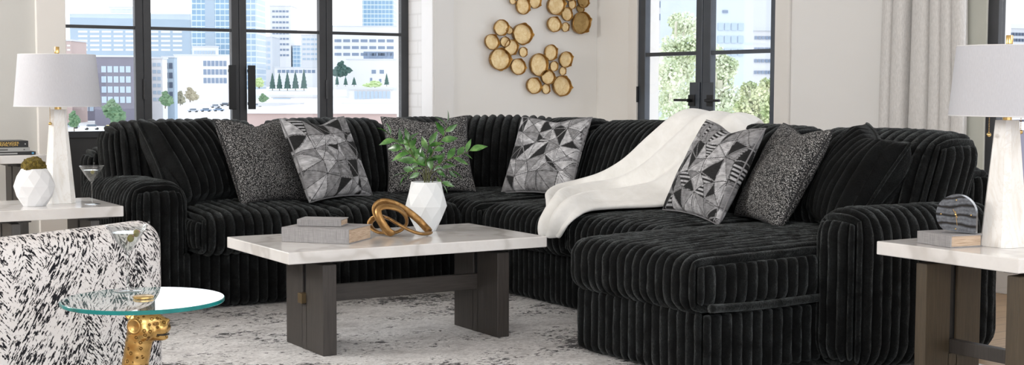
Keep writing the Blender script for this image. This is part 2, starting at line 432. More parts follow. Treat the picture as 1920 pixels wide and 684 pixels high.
# window wall: two fixed sidelights and two doors with pull handles
GL = lambda px: on_y(px, 166, YW).x
zbar = on_y(435, 57, YW).z
def leaf(name, a, g0, g1, b, handle=None, hinge=None):
    xa, xg0, xg1, xb = a, g0, g1, b
    root = bpy.data.objects.new(name, None); COL.objects.link(root); root.location = ((xa+xb)/2, YW, 0)
    root.matrix_basis = Matrix.Translation(root.location); struct(root)
    zs = .845; zt = 2.5
    fr = MB()
    fr.box((xa, YW-.025, .03), (xg0, YW+.025, 2.6), .004); fr.box((xg1, YW-.025, .03), (xb, YW+.025, 2.6), .004)
    fr.box((xg0, YW-.025, zt), (xg1, YW+.025, 2.6), .003); fr.box((xg0, YW-.028, zs-.045), (xg1, YW+.025, zs), .003)
    fr.box((xg0, YW-.025, .03), (xg1, YW+.025, .12), .003)
    fr.build('window_frame', MT['steel'], root)
    MB().box((xg0, YW-.015, .12), (xg1, YW+.015, zs-.045)).build('lower_panel', MT['panel'], root)
    mu = MB()
    z0 = zbar
    mu.box((xg0, YW-.02, z0-.011), (xg1, YW+.02, z0+.011), .002); mu.build('muntin', MT['steel'], root)
    MB().box((xg0, YW-.003, zs), (xg1, YW+.003, zt)).build('pane', MT['pane'], root)
    if hinge:
        MB().lathe([(.011, 0), (.011, .14)], 10, (hinge, YW-.032, 1.06)).build('hinge', MT['steel'], root, True, 40)
    if handle:
        h0, h1, side = handle
        zt_, zb_ = on_y(435, 122, YW-.06).z, on_y(435, 205, YW-.06).z
        MB().box((h0, YW-.07, zb_), (h1, YW-.058, zt_), .003).box((h0+.01, YW-.06, zb_+.03), (h1-.01, YW-.024, zb_+.05)).box((h0+.01, YW-.06, zt_-.05), (h1-.01, YW-.024, zt_-.03)).build('handle', MT['hook'], root)
    return root
e = [GL(p) for p in (118, 123, 253, 268, 283, 433, 447, 461, 597, 610, 622, 750, 765)]
leaf('window_1', x_pr, e[1]+.0, e[2], e[3]-.002)
leaf('door_1', e[3]+.002, e[4], e[5], e[6]-.002, handle=(GL(423), GL(437), -1), hinge=e[3])
leaf('door_2', e[6]+.002, e[7], e[8], e[9]-.002, handle=(GL(459), GL(473), 1))
leaf('window_2', e[9]+.002, e[10], e[11], x_rv-.013, hinge=e[9])

# right wall with french doors and the window behind the lamp
WY = lambda px: on_x(px, 166, XR).y
d_hi, d_lo = WY(1196), WY(1456)
w_hi, w_lo = WY(1849), 3.2
def wallbox(y0, y1, z0=0, z1=ZC, nm='wall_right', mat='wall'): return struct(boxobj(nm, (XR, y0, z0), (XR+.2, y1, z1), MT[mat]))
wallbox(d_hi, YB, mat='wall'); wallbox(d_lo, d_hi, 2.5, mat='wall'); wallbox(w_hi, d_lo, mat='wall2'); wallbox(w_lo, w_hi, 2.6); wallbox(-2.5, w_lo); wallbox(w_lo, w_hi, 0, .52)
struct(boxobj('trim_3', (XR-.02, d_hi-.005, 0), (XR-.0005, WY(1181), 2.6), MT['trim'], None, .004))
struct(boxobj('trim_4', (XR-.02, WY(1482), 0), (XR-.0005, d_lo+.005, 2.6), MT['trim'], None, .004))
struct(boxobj('trim_5', (XR-.012, w_hi, 0), (XR-.0005, WY(1800), ZC), plain('sage_white_paint', (.66, .67, .60), .8, var=.02), None, .002))
struct(boxobj('baseboard_right', (XR-.018, w_lo, 0), (XR-.0005, WY(1800)-.001, .14), MT['trim'], None, .004))
zb2 = on_x(1306, 99.5, XR).z
def fdoor(name, y0, y1, sL, sR, hside):
    root = bpy.data.objects.new(name, None); COL.objects.link(root); root.location = (XR, (y0+y1)/2, 0); root.matrix_basis = Matrix.Translation(root.location); struct(root)
    fr = MB(); x0, x1 = XR+.0, XR+.05
    fr.box((x0, y0, .02), (x1, y0+sR, 2.49), .004); fr.box((x0, y1-sL, .02), (x1, y1, 2.49), .004)
    fr.box((x0, y0+sR, 2.4), (x1, y1-sL, 2.49), .003); fr.box((x0, y0+sR, .02), (x1, y1-sL, .25), .003)
    fr.build('door_frame', MT['steel_blue'], root)
    MB().box((x0+.005, y0+sR, zb2-.014), (x1-.005, y1-sL, zb2+.014), .002).build('muntin', MT['steel_blue'], root)
    MB().box((x0+.02, y0+sR, .25), (x0+.026, y1-sL, 2.4)).build('pane', MT['pane'], root)
    # lock plate and lever
    if hside < 0: ya, yb = y0-.0+sR*.15, y0+sR+.05; yl = y0+sR+.02
    else: ya, yb = y1-sL-.05, y1-sL*.15; yl = y1-sL-.02
    pl = MB().box((x0-.012, ya, .88), (x0, yb, 1.19), .002).build('lock_plate', MT['steel_blue'], root)
    lv = MB().box((x0-.022, yl-.035, 1.02), (x0-.012, yl+.035, 1.10), .002); lv.tube([(x0-.02, yl, 1.06), (x0-.055, yl, 1.06)], .012, 10)
    dr = 1 if hside < 0 else -1
    lv.box((x0-.066, min(yl, yl+dr*.14)-.008, 1.052), (x0-.048, max(yl, yl+dr*.14)+.008, 1.07), .003).build('handle', MT['hook'], root)
    yh = y1 if hside < 0 else y0
    MB().lathe([(.012, 0), (.012, .12)], 10, (x0-.008, yh, 1.04)).lathe([(.012, 0), (.012, .12)], 10, (x0-.008, yh, 1.92)).build('hinge', MT['hook'], root, True, 40)
ym = WY(1316)
fdoor('door_3', ym+.003, d_hi, WY(1198)-WY(1211), WY(1304)-WY(1316), -1)
fdoor('door_4', d_lo, ym-.003, WY(1316)-WY(1331), WY(1443)-WY(1456), 1)
root = bpy.data.objects.new('window_3', None); COL.objects.link(root); root.location = (XR, (w_lo+w_hi)/2, 0); root.matrix_basis = Matrix.Translation(root.location); struct(root)
g_hi = WY(1869); zsill = .60
MB().box((XR+.0, g_hi, .52), (XR+.06, w_hi, 2.6), .003).box((XR, w_lo, .52), (XR+.06, w_lo+.08, 2.6), .003).box((XR, w_lo+.08, .52), (XR+.06, g_hi, zsill), .003).box((XR, w_lo+.08, 2.52), (XR+.06, g_hi, 2.6), .003).box((XR, 4.2, zsill), (XR+.06, 4.26, 2.52), .003).build('window_frame', MT['steel'], root)
MB().box((XR+.025, w_lo+.08, zsill), (XR+.031, g_hi, 2.52)).build('pane', MT['pane'], root)

# ------------------------------------------------------------------ rug
RZ = .012
tag(boxobj('area_rug', (.35, 2.2, .0005), (4.62, 7.9, RZ), MT['rug'], None, .004), 'large pale grey rug with distressed black flecks under the coffee table and sofa', 'rug')

# ------------------------------------------------------------------ plush sofa
def ribs(u, pitch, amp): return amp*(abs(math.sin(PI*u/pitch))**.5)
def ribbox(mb, lo, hi, r, axis, pitch=.052, amp=.027, cap_axis=None, deform=None, skip=(), wob=.004, rib_caps=True, spr=7):
    lo = Vector(lo); hi = Vector(hi); c = (lo+hi)/2; h = (hi-lo)/2
    L = axis
    def nrib(k): return max(1, round(2*h[k]/pitch))
    def samples(k, ribbed):
        H = h[k]
        if ribbed:
            n = nrib(k)*spr; return [-H+2*H*i/n for i in range(n+1)]
        rr = min(r, H); out = [-H+rr*(1-math.cos(PI/2*i/7)) for i in range(7)]
        core = 2*(H-rr); n = max(2, int(core/.045)+1)
        out += [-H+rr+core*i/n for i in range(n+1)]
        out += [H-rr*(1-math.cos(PI/2*(6-i)/7)) for i in range(7)]
        return sorted(set(round(x, 6) for x in out))
    for k in range(3):
        for sgn in (-1, 1):
            if (k, sgn) in skip: continue
            cap = (k == L)
            ca = cap_axis if cap_axis is not None else [a for a in (0, 1, 2) if a not in (L, 2)][0]
            ra = ca if cap else L
            i, j = [a for a in (0, 1, 2) if a != k]
            si, sj = samples(i, i == ra), samples(j, j == ra)
            vs = []
            for a in si:
                for b in sj:
                    p = Vector((0, 0, 0)); p[i] = a; p[j] = b; p[k] = sgn*h[k]
                    inn = Vector([max(-max(0, h[q]-r), min(max(0, h[q]-r), p[q])) for q in range(3)])
                    d = p-inn
                    if d.length < 1e-9: d = Vector([1 if q == k else 0 for q in range(3)])*sgn
                    else: d.normalize()
                    pos = inn + d*r if r < min(h) else inn + d*min(r, (p-inn).length)
                    wp = c+pos
                    u = p[ra]+h[ra]; pr_ = 2*h[ra]/nrib(ra)
                    w = noise.noise(wp*5.0)*wob if 0 < u < 2*h[ra] else 0
                    dd = ribs(u+w, pr_, amp)
                    if cap:
                        o2 = [q for q in (0, 1, 2) if q not in (k, ra)][0]
                        dd *= smoothstep(0, .03, h[o2]-abs(p[o2]))*smoothstep(0, .008, h[ra]-abs(p[ra]))
                        if not rib_caps: dd *= 0
                    else:
                        dd *= smoothstep(0, .012, h[L]-abs(p[L]))
                    nz = noise.noise(wp*28)*.0035+noise.noise(wp*75)*.002
                    q_ = wp + d*(dd-amp*.6+nz)
                    vs.append(deform(q_) if deform else q_)
            n = len(sj)
            mb.add(vs, [(x*n+y, x*n+y+1, (x+1)*n+y+1, (x+1)*n+y) for x in range(len(si)-1) for y in range(n-1)])
    return mb
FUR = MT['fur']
sofa = thing('sectional_sofa', 'black wide-ribbed plush U-shaped sectional sofa with chaise on the right', 'sofa', (3.6, 6.2, RZ))
def ppart(name, mb, label=None):
    o = mb.build(name, FUR, sofa, True)
    if label: o['label'] = label
    return o
ZB = .03
# bases
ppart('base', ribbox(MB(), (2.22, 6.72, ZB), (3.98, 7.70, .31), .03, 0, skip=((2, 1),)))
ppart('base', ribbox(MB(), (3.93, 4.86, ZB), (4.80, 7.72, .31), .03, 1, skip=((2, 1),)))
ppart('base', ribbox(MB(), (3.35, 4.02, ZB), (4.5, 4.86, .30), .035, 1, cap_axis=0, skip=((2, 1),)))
# feet
for p in ((3.42, 4.12), (3.42, 4.76), (2.36, 6.82), (3.3, 6.80), (4.02, 6.0), (4.05, 3.92), (4.72, 4.0)):
    MB().box((p[0]-.035, p[1]-.035, RZ if p[0] < 4.65 else 0), (p[0]+.035, p[1]+.035, .06), .004).build('foot', MT['black'], sofa)
# seat cushions
def crown(lo, hi, k, back=None):
    def fn(p):
        u = (p.x-lo[0])/(hi[0]-lo[0])*2-1; v = (p.y-lo[1])/(hi[1]-lo[1])*2-1
        p = p.copy(); t = (p.z-lo[2])/(hi[2]-lo[2])
        p.z += k*(1-min(1, u*u)**1.0)*(1-min(1, v*v))*max(0, t)
        if back == 'y': p.z += .02*max(0, (v+1)/2)*max(0, t)
        if back == 'x': p.z += .02*max(0, (u+1)/2)*max(0, t)
        return p
    return fn
def seat(lo, hi, axis, back, r=.075, k=.02, cap_axis=None, label=None, name='seat_cushion'):
    ppart(name, ribbox(MB(), lo, hi, r, axis, deform=crown(lo, hi, k, back), cap_axis=cap_axis), label)
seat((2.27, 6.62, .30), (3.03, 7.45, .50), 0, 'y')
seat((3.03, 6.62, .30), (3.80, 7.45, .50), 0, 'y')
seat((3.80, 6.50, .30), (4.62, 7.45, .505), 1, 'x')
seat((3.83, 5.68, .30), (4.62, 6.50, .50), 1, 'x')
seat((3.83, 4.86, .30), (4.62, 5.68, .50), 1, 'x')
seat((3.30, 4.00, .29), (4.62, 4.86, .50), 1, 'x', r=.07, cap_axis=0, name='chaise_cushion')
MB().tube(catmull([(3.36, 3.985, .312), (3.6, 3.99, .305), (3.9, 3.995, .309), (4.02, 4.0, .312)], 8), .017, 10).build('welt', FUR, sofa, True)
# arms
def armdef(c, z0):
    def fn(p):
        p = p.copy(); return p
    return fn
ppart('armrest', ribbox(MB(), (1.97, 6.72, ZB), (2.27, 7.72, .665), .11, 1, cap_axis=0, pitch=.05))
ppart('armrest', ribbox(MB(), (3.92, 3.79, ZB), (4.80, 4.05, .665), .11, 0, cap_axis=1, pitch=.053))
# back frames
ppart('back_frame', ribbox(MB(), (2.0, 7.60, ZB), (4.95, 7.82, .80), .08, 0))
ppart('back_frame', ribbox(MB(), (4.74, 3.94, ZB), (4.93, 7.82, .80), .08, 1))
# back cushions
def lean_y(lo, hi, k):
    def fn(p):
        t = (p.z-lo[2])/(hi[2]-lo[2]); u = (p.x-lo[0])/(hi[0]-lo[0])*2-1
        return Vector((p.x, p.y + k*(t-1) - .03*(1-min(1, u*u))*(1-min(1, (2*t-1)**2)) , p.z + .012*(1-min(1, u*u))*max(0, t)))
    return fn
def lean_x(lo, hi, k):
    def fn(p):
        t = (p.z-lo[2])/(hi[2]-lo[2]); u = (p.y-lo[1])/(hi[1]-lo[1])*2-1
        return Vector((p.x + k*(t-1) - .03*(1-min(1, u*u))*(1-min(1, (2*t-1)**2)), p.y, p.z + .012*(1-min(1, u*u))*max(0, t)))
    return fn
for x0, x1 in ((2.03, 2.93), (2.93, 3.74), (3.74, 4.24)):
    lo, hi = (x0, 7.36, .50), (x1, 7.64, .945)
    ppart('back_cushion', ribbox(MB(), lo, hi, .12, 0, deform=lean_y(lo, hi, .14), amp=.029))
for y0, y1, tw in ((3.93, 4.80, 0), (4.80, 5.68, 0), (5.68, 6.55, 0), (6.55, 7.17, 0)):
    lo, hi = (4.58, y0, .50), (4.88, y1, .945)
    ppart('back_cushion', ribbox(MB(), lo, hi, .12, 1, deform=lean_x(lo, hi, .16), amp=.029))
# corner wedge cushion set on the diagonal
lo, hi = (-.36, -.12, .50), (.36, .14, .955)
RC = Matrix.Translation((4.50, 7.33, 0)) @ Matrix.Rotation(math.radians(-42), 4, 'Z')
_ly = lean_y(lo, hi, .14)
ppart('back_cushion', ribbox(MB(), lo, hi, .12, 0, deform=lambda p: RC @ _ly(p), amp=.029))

# ------------------------------------------------------------------ pillows
def tri_pattern(seed):
    rnd = random.Random(seed); N = 5; P = {}
    for i in range(-1, N+2):
        for j in range(-1, N+2):
            P[i, j] = (i/N+(rnd.random()-.5)*.11, j/N+(rnd.random()-.5)*.11)
    tone = {}
    def tri(p, a, b, c):
        d = (b[1]-c[1])*(a[0]-c[0])+(c[0]-b[0])*(a[1]-c[1])
        if abs(d) < 1e-9: return None
        l1 = ((b[1]-c[1])*(p[0]-c[0])+(c[0]-b[0])*(p[1]-c[1]))/d; l2 = ((c[1]-a[1])*(p[0]-c[0])+(a[0]-c[0])*(p[1]-c[1]))/d
        l3 = 1-l1-l2
        return (l1, l2, l3) if min(l1, l2, l3) >= -1e-6 else None
    tris = []
    for i in range(-1, N+1):
        for j in range(-1, N+1):
            a, b, c, d = P[i, j], P[i+1, j], P[i+1, j+1], P[i, j+1]
            k = rnd.random()
            if k < .33: tris += [(a, b, c), (a, c, d)]
            elif k < .66: tris += [(a, b, d), (b, c, d)]
            else:
                e = ((a[0]+b[0]+c[0]+d[0])/4+(rnd.random()-.5)*.08, (a[1]+b[1]+c[1]+d[1])/4+(rnd.random()-.5)*.08)
                tris += [(a, b, e), (b, c, e), (c, d, e), (d, a, e)]
    grid = {}
    for q, t in enumerate(tris):
        xs = [p[0] for p in t]; ys = [p[1] for p in t]
        k = rnd.random(); tone[q] = (0 if k < .27 else 1 if k < .36 else 2 if k < .66 else 3, rnd.random(), rnd.random()*PI)
        for gx in range(int(min(xs)*10)-1, int(max(xs)*10)+2):
            for gy in range(int(min(ys)*10)-1, int(max(ys)*10)+2): grid.setdefault((gx, gy), []).append(q)
    def col(u, v):
        for q in grid.get((int(u*10), int(v*10)), []):
            l = tri((u, v), *tris[q])
            if l:
                k, r, ang = tone[q]; m = min(l)
                if k == 0: return .022 if m > .035 else .30
                if m < .022: return .05
                if k == 1: return .02 if math.sin(v*150) > 0 else .50
                g = .27 if k == 2 else .47
                if .10 < m < .14 and r < .4: g *= .5
                h = math.sin((u*math.cos(ang)+v*math.sin(ang))*85+3*noise.noise(Vector((u*9, v*9, r*9))))
                return g*(1+.12*h)*(1+.35*noise.noise(Vector((u*14+seed, v*14, 2))))
        return .2
    return col
def pillow(label, mat, c, yaw, lean, roll, w=.5, h=.5, t=.17, kind='plain', seed=0, dip=.03, rib=None, nm='throw_pillow', grp=None):
    n = 150 if kind == 'geo' else (160 if rib else 60)
    nv = Vector((math.cos(yaw), math.sin(yaw), 0)); rt = Vector((-math.sin(yaw), math.cos(yaw), 0)); up = Vector((0, 0, 1))
    n2 = nv*math.cos(lean)+up*math.sin(lean); u2 = up*math.cos(lean)-nv*math.sin(lean)
    r3 = rt*math.cos(roll)+u2*math.sin(roll); u3 = u2*math.cos(roll)-rt*math.sin(roll)
    R3 = Matrix((r3, -n2, u3)).transposed().to_4x4(); R3.translation = Vector(c)
    col = tri_pattern(seed) if kind == 'geo' else None
    vs = []; fs = []; cols = []
    def outline(u, v):
        x = w/2*u*(1-.085*(1-v*v)) ; z = h/2*v*(1-.075*(1-u*u))
        z -= dip*math.exp(-((u-.08)/.42)**2)*smoothstep(-.1, 1, v)
        return x, z
    for s in (-1, 1):
        o = len(vs)
        for i in range(n+1):
            for j in range(n+1):
                # concentrate samples near the seam
                u = 2*i/n-1; v = 2*j/n-1
                if not rib and kind != 'geo': u = math.sin(u*PI/2); v = math.sin(v*PI/2)
                x, z = outline(u, v)
                b = max(0, (1-u**2)*(1-v**2))
                th = t/2*(b**.38)*(1-.12*math.exp(-((u-.08)/.3)**2)*smoothstep(0, 1, v))
                th += noise.noise(Vector((x*9+seed, s*2, z*9)))*.008*min(1, b*3)
                if rib:
                    ang = rib[2]; q = x*math.cos(ang)+z*math.sin(ang)
                    th += ribs(q+noise.noise(Vector((x*6, s, z*6)))*.006, rib[0], rib[1])*min(1, b*8)
                vs.append(R3 @ Vector((x, s*th, z)))
                if col: cols.append(col(i/n, j/n))
        fs += [(o+i*(n+1)+j, o+i*(n+1)+j+1, o+(i+1)*(n+1)+j+1, o+(i+1)*(n+1)+j) for i in range(n) for j in range(n)]
    root = thing(nm, label, 'pillow', Vector(c)-u3*h/2, 0, grp)
    cov = MB().add(vs, fs).build('cover', mat, root, True)
    if col:
        at_ = cov.data.color_attributes.new('pattern', 'FLOAT_COLOR', 'POINT')
        flat = []
        for g in cols: flat += [g, g, g*1.04, 1]
        at_.data.foreach_set('color', flat)
    per = [(-1+2*k/24, -1) for k in range(24)]+[(1, -1+2*k/24) for k in range(24)]+[(1-2*k/24, 1) for k in range(24)]+[(-1, 1-2*k/24) for k in range(24)]
    MB().tube([R3 @ Vector((outline(u, v)[0], 0, outline(u, v)[1])) for u, v in per], .009 if rib else .0045, 6, True).build('piping', FUR if rib else (MT['piping'] if kind == 'geo' else MT['pipingb']), root, True)
    return root
G1 = 'loose pillows on the sofa'
RB = (.052, .014, 0)
pillow('black ribbed plush pillow leaning by the left armrest', FUR, (2.41, 7.13, .745), -1.08, .48, .02, .52, .50, .20, rib=(.058, .032, .12), dip=.01, grp=G1)
pillow('black and white speckled pillow at the left, tucked behind the leftmost triangle-print pillow', MT['speck'], (2.79, 7.07, .745), -1.13, .43, -.02, .52, .49, .17, seed=3, grp=G1)
pillow('grey and black triangle-print pillow on the left seats, nearest the left armrest', MT['geo'], (3.14, 6.99, .755), -1.16, .44, .01, .52, .49, .17, 'geo', 11, .035, grp=G1)
pillow('black and white speckled pillow directly behind the white vase of leaves', MT['speck'], (3.85, 7.13, .755), -1.91, .5, .016, .52, .50, .17, seed=5, grp=G1)
pillow('grey and black triangle-print pillow standing in the corner, left of the white throw', MT['geo'], (4.33, 6.60, .757), -2.85, .42, .017, .52, .48, .17, 'geo', 23, .02, grp=G1)
pillow('grey and black triangle-print pillow on the right, leaning over the white throw', MT['geo'], (4.29, 5.085, .752), -3.267, .48, -.06, .52, .50, .17, 'geo', 37, .035, grp=G1)
pillow('black and white speckled pillow on the right beside the chaise, between two other pillows', MT['speck'], (4.39, 4.715, .75), -3.45, .50, -.04, .52, .50, .17, seed=8, grp=G1)
pillow('black ribbed plush pillow leaning by the right armrest', FUR, (4.47, 4.325, .735), -3.55, .52, -.15, .55, .50, .22, rib=(.058, .032, .06), dip=.03, grp=G1)

# ------------------------------------------------------------------ white throw
rows = [  # (left x, y, z), (right x, y, z)
    ((5.06, 5.86, .62), (5.06, 5.52, .62)), ((5.03, 5.86, .82), (5.03, 5.50, .82)), ((4.92, 5.85, .962), (4.92, 5.44, .945)), ((4.77, 5.82, .992), (4.77, 5.32, .965)), ((4.63, 5.80, .955), (4.62, 5.22, .935)),
    ((4.545, 5.90, .84), (4.54, 5.22, .84)), ((4.48, 6.08, .70), (4.47, 5.28, .70)), ((4.40, 6.32, .59), (4.38, 5.35, .60)),
    ((4.24, 6.36, .562), (4.26, 5.42, .565)), ((4.02, 6.12, .555), (4.05, 5.58, .55)), ((3.88, 5.90, .55), (3.90, 5.56, .545)),
    ((3.80, 5.77, .53), (3.81, 5.53, .52)), ((3.765, 5.74, .47), (3.77, 5.55, .465)), ((3.765, 5.71, .42), (3.77, 5.60, .415))]
Lp = catmull([r[0] for r in rows], 6); Rp = catmull([r[1] for r in rows], 6)
nu = len(Lp); nv = 48; vs = []
for i in range(nu):
    s = i/(nu-1)
    tan = (Lp[min(i+1, nu-1)]-Lp[max(i-1, 0)]).normalized(); acr = (Rp[i]-Lp[i]); wd = acr.length; nrm = acr.normalized().cross(tan); 
    if nrm.dot(Vector((-.5, 0, 1))) < 0: nrm = -nrm
    nrm.normalize()
    for j in range(nv+1):
        t = j/nv; p = Lp[i].lerp(Rp[i], t)
        env = smoothstep(.12, .38, s)
        ph = t*2*PI*2.6+1.1*s*3+noise.noise(Vector((t*2, s*3, 1)))*1.2
        a = .036*env+.007
        hgt = a*(.6+.6*math.sin(ph)) + .010*noise.noise(Vector((t*5, s*9, 4)))
        edge = min(t, 1-t); hgt -= .035*max(0, 1-edge/.08)**2*(env)
        vs.append(p+nrm*(hgt+.012))
mb = MB().add(vs, [(i*(nv+1)+j, i*(nv+1)+j+1, (i+1)*(nv+1)+j+1, (i+1)*(nv+1)+j) for i in range(nu-1) for j in range(nv)])
th = tag(mb.build('throw_blanket', MT['throw'], None, True), 'white plush throw blanket draped over the sofa back and seat', 'blanket')
md = th.modifiers.new('thick', 'SOLIDIFY'); md.thickness = .026; md.offset = 0
md = th.modifiers.new('soft', 'SUBSURF'); md.levels = 1; md.render_levels = 1

# ------------------------------------------------------------------ tables with slab tops on slotted panel legs
def trestle(root, L, W, H, th, inset, lw, lt, wood, wood2, gap=.036, rail=True, zr=.20, along='x', peg=True, second=None, rh=.072):
    # local frame: top spans 0..L in x and 0..W in y
    MB().box((0, 0, H-th), (L, W, H), .004).build('tabletop', MT['marble'], root)
    def T(lo, hi):
        if along == 'x': return lo, hi
        return (lo[1], lo[0], lo[2]), (hi[1], hi[0], hi[2])
    LL, WW = (L, W) if along == 'x' else (W, L)
    w0, w1 = lw
    mid = (w0+w1)/2
    for k, x0 in enumerate((inset, second if second is not None else LL-inset-lt)):
        m = MB()
        m.box(*T((x0, w0, 0), (x0+lt, mid-gap/2, H-th-.018)), .003); m.box(*T((x0, mid+gap/2, 0), (x0+lt, w1, H-th-.018)), .003)
        m.box(*T((x0, mid-gap/2-.006, 0), (x0+lt, mid+gap/2+.006, zr-.002)))
        lg = m.build('leg', MT[wood], root)
        MB().box(*T((x0+.010, mid-gap/2-.001, zr), (x0+lt-.010, mid+gap/2+.001, H-th-.02))).build('slot_shade', MT['hook'], root)  # added black panel standing in for the shade inside the slot
        MB().box(*T((x0-.045, w0+.055, H-th-.018), (x0+lt+.06, w1-.05, H-th-.0005)), .002).build('cleat', MT[wood2], root)
        if peg:
            xo = x0-.022 if k == 0 else x0+lt+.022
            MB().box(*T((min(xo, x0+lt/2), mid-gap/2-.002, zr+.002), (max(xo, x0+lt/2), mid+gap/2+.002, zr+.046)), .002).build('peg', MT['peg'] if k == 0 else MT[wood2], root)
    MB().box(*T((inset+lt*.5, mid-gap/2+.001, zr), ((second+lt*.5 if second is not None else LL-inset-lt*.5), mid+gap/2-.001, zr+rh)), .002).build('stretcher', MT[wood2], root)

TX, TY = 2.179, 5.241
CT = thing('coffee_table', 'white marble topped coffee table on dark wooden slotted panel legs', 'coffee table', (TX, TY, RZ))
CTH = .467
def part_in(root, fn):
    # author in the thing's own frame: build as if at the origin
    mbs = root.matrix_basis.copy(); root.matrix_basis = Matrix.Identity(4); fn(root); root.matrix_basis = mbs
part_in(CT, lambda r: trestle(r, 1.268, .714, CTH-RZ, .050, .174, (.047, .445), .063, 'wood', 'wood_h'))
# right end table
ETR = thing('end_table', 'white marble topped end table with brown wooden panel legs at the right armrest', 'end table', (3.827, 2.968, RZ))
part_in(ETR, lambda r: trestle(r, .66, .629, .581-RZ, .05, .035, (.05, .345), .05, 'wood_warm', 'wood', zr=.165, along='y', peg=False, second=.432, rh=.05))
# left end table
ETL = thing('end_table', 'grey-white marble end table left of the sofa, holding the moss pot and lamp', 'end table', (1.865-.66, 6.484, 0))
part_in(ETL, lambda r: trestle(r, .66, .60, .581, .05, .16, (.06, .5), .042, 'wood_grey', 'wood_grey', zr=.215, along='x', peg=False, second=.52))
# console behind
CON = thing('console_table', 'tall marble console table at the far left carrying stacked books', 'console table', (.67, 7.99, 0))
part_in(CON, lambda r: trestle(r, 1.2, .42, .76, .047, .10, (.04, .38), .05, 'wood_grey', 'wood_grey', zr=.3, along='x', peg=False))

# ------------------------------------------------------------------ books
def book(label, A, B, C, z0, h, cov, pages=True, name='book', grp=None):
    # A-B is the spine on the table plane, B-C the head edge
    A = Vector((A[0], A[1], z0)); B = Vector((B[0], B[1], z0)); sp = (B-A); L = sp.length; x = sp.normalized()
    y = Vector((-x.y, x.x, 0)); 
    if (Vector((C[0], C[1], z0))-B).dot(y) < 0: y = -y
    W = abs((Vector((C[0], C[1], z0))-B).dot(y))
    Mx = Matrix((x, y, Vector((0, 0, 1)))).transposed().to_4x4(); Mx.translation = A
    root = thing(name, label, 'book', A+x*L/2+y*W/2, 0, grp)
    ct = .0035
    MB().box((0, 0, 0), (L, W, ct), .0008, mat=Mx).box((0, 0, h-ct), (L, W, h), .0008, mat=Mx).box((0, -.002, 0), (L, ct, h), .0015, mat=Mx).build('cover', cov, root)
    MB().box((.004, ct, ct), (L-.004, W-.006, h-ct), mat=Mx).build('pages', MT['pages'], root)
    return root, Mx, L, W
LN = MT['linen']
book('large grey linen book lying on the coffee table under a smaller book', (2.314, 5.639), (2.524, 5.396), (2.699, 5.575), CTH+.0005, .064, LN)
book('small grey linen book on top of the larger book on the coffee table', (2.388, 5.641), (2.542, 5.513), (2.625, 5.61), CTH+.066, .030, LN)
cb = book('grey linen book under the marble clock on the right end table', (3.913, 3.479), (3.884, 3.300), (4.022, 3.265), .5815, .044, LN)
# console books
def spine_book(label, px1, pyb, pyt, Y, cov, depth, letters=None, ink=None, marks=()):
    z0 = on_y(px1, pyb, Y).z; z1 = on_y(px1, pyt, Y).z; x1 = on_y(px1, pyb, Y).x; L = .26
    return z0, z1, x1
cz = .7605; cx = on_y(67, 288, 8.03).x; S_ = 2580/8.0
hb = [.018, .024, .036]; rx = [cx, on_y(56, 280, 8.03).x, on_y(53, 270, 8.03).x]
lab = ['thin black book at the bottom of the stack on the console table', 'pale grey book in the middle of the stack on the console table', 'thick black book with gold spine lettering on top of the console stack']
z = cz
for k in range(3):
    y0 = 8.03
    r, Mx, L, W = book(lab[k], (rx[k]-.27, y0), (rx[k], y0), (rx[k], y0+.19), z, hb[k], [MT['black'], MT['greycov'], MT['black']][k])
    if k == 2:
        for q, (txt, zz) in enumerate((('ALEXANDER', .0195), ('HAMILTON', .0075))):
            cu = bpy.data.curves.new('spine_lettering', 'FONT'); cu.body = txt; cu.size = .0165; cu.extrude = .0004; cu.align_x = 'CENTER'; cu.space_character = 1.05
            tmp = bpy.data.objects.new('tmp', cu); COL.objects.link(tmp)
            dg = bpy.context.evaluated_depsgraph_get(); dg.update(); me = bpy.data.meshes.new_from_object(tmp.evaluated_get(dg)); bpy.data.objects.remove(tmp)
            Mt = Matrix.Translation((rx[k]-.115, y0-.0028, z+zz)) @ Matrix.Rotation(PI/2, 4, 'X') @ Matrix.Scale(1.35, 4, (1, 0, 0))
            MB().add([Mt @ v.co for v in me.vertices], [tuple(p.vertices) for p in me.polygons]).build('spine_lettering', MT['goldink'], r)
        MB().box((rx[k]-.020, y0-.003, z+.014), (rx[k]-.014, y0-.001, z+.022)).build('spine_mark', MT['greycov'], r)
    if k == 1: MB().box((rx[k]-.17, y0-.003, z+.008), (rx[k]-.12, y0-.001, z+.015)).build('spine_mark', MT['darkink'], r); MB().box((rx[k]-.035, y0-.003, z+.008), (rx[k]-.028, y0-.001, z+.015)).build('spine_mark', MT['darkink'], r)
    if k == 0:
        MB().box((rx[k]-.022, y0-.003, z+.004), (rx[k]-.010, y0-.001, z+.014), .001).build('spine_mark', MT['bluetag'], r)
        MB().box((rx[k]-.24, y0-.003, z+.005), (rx[k]-.10, y0-.001, z+.012)).build('spine_lettering', MT['greycov'], r)
    z += hb[k]+.0005

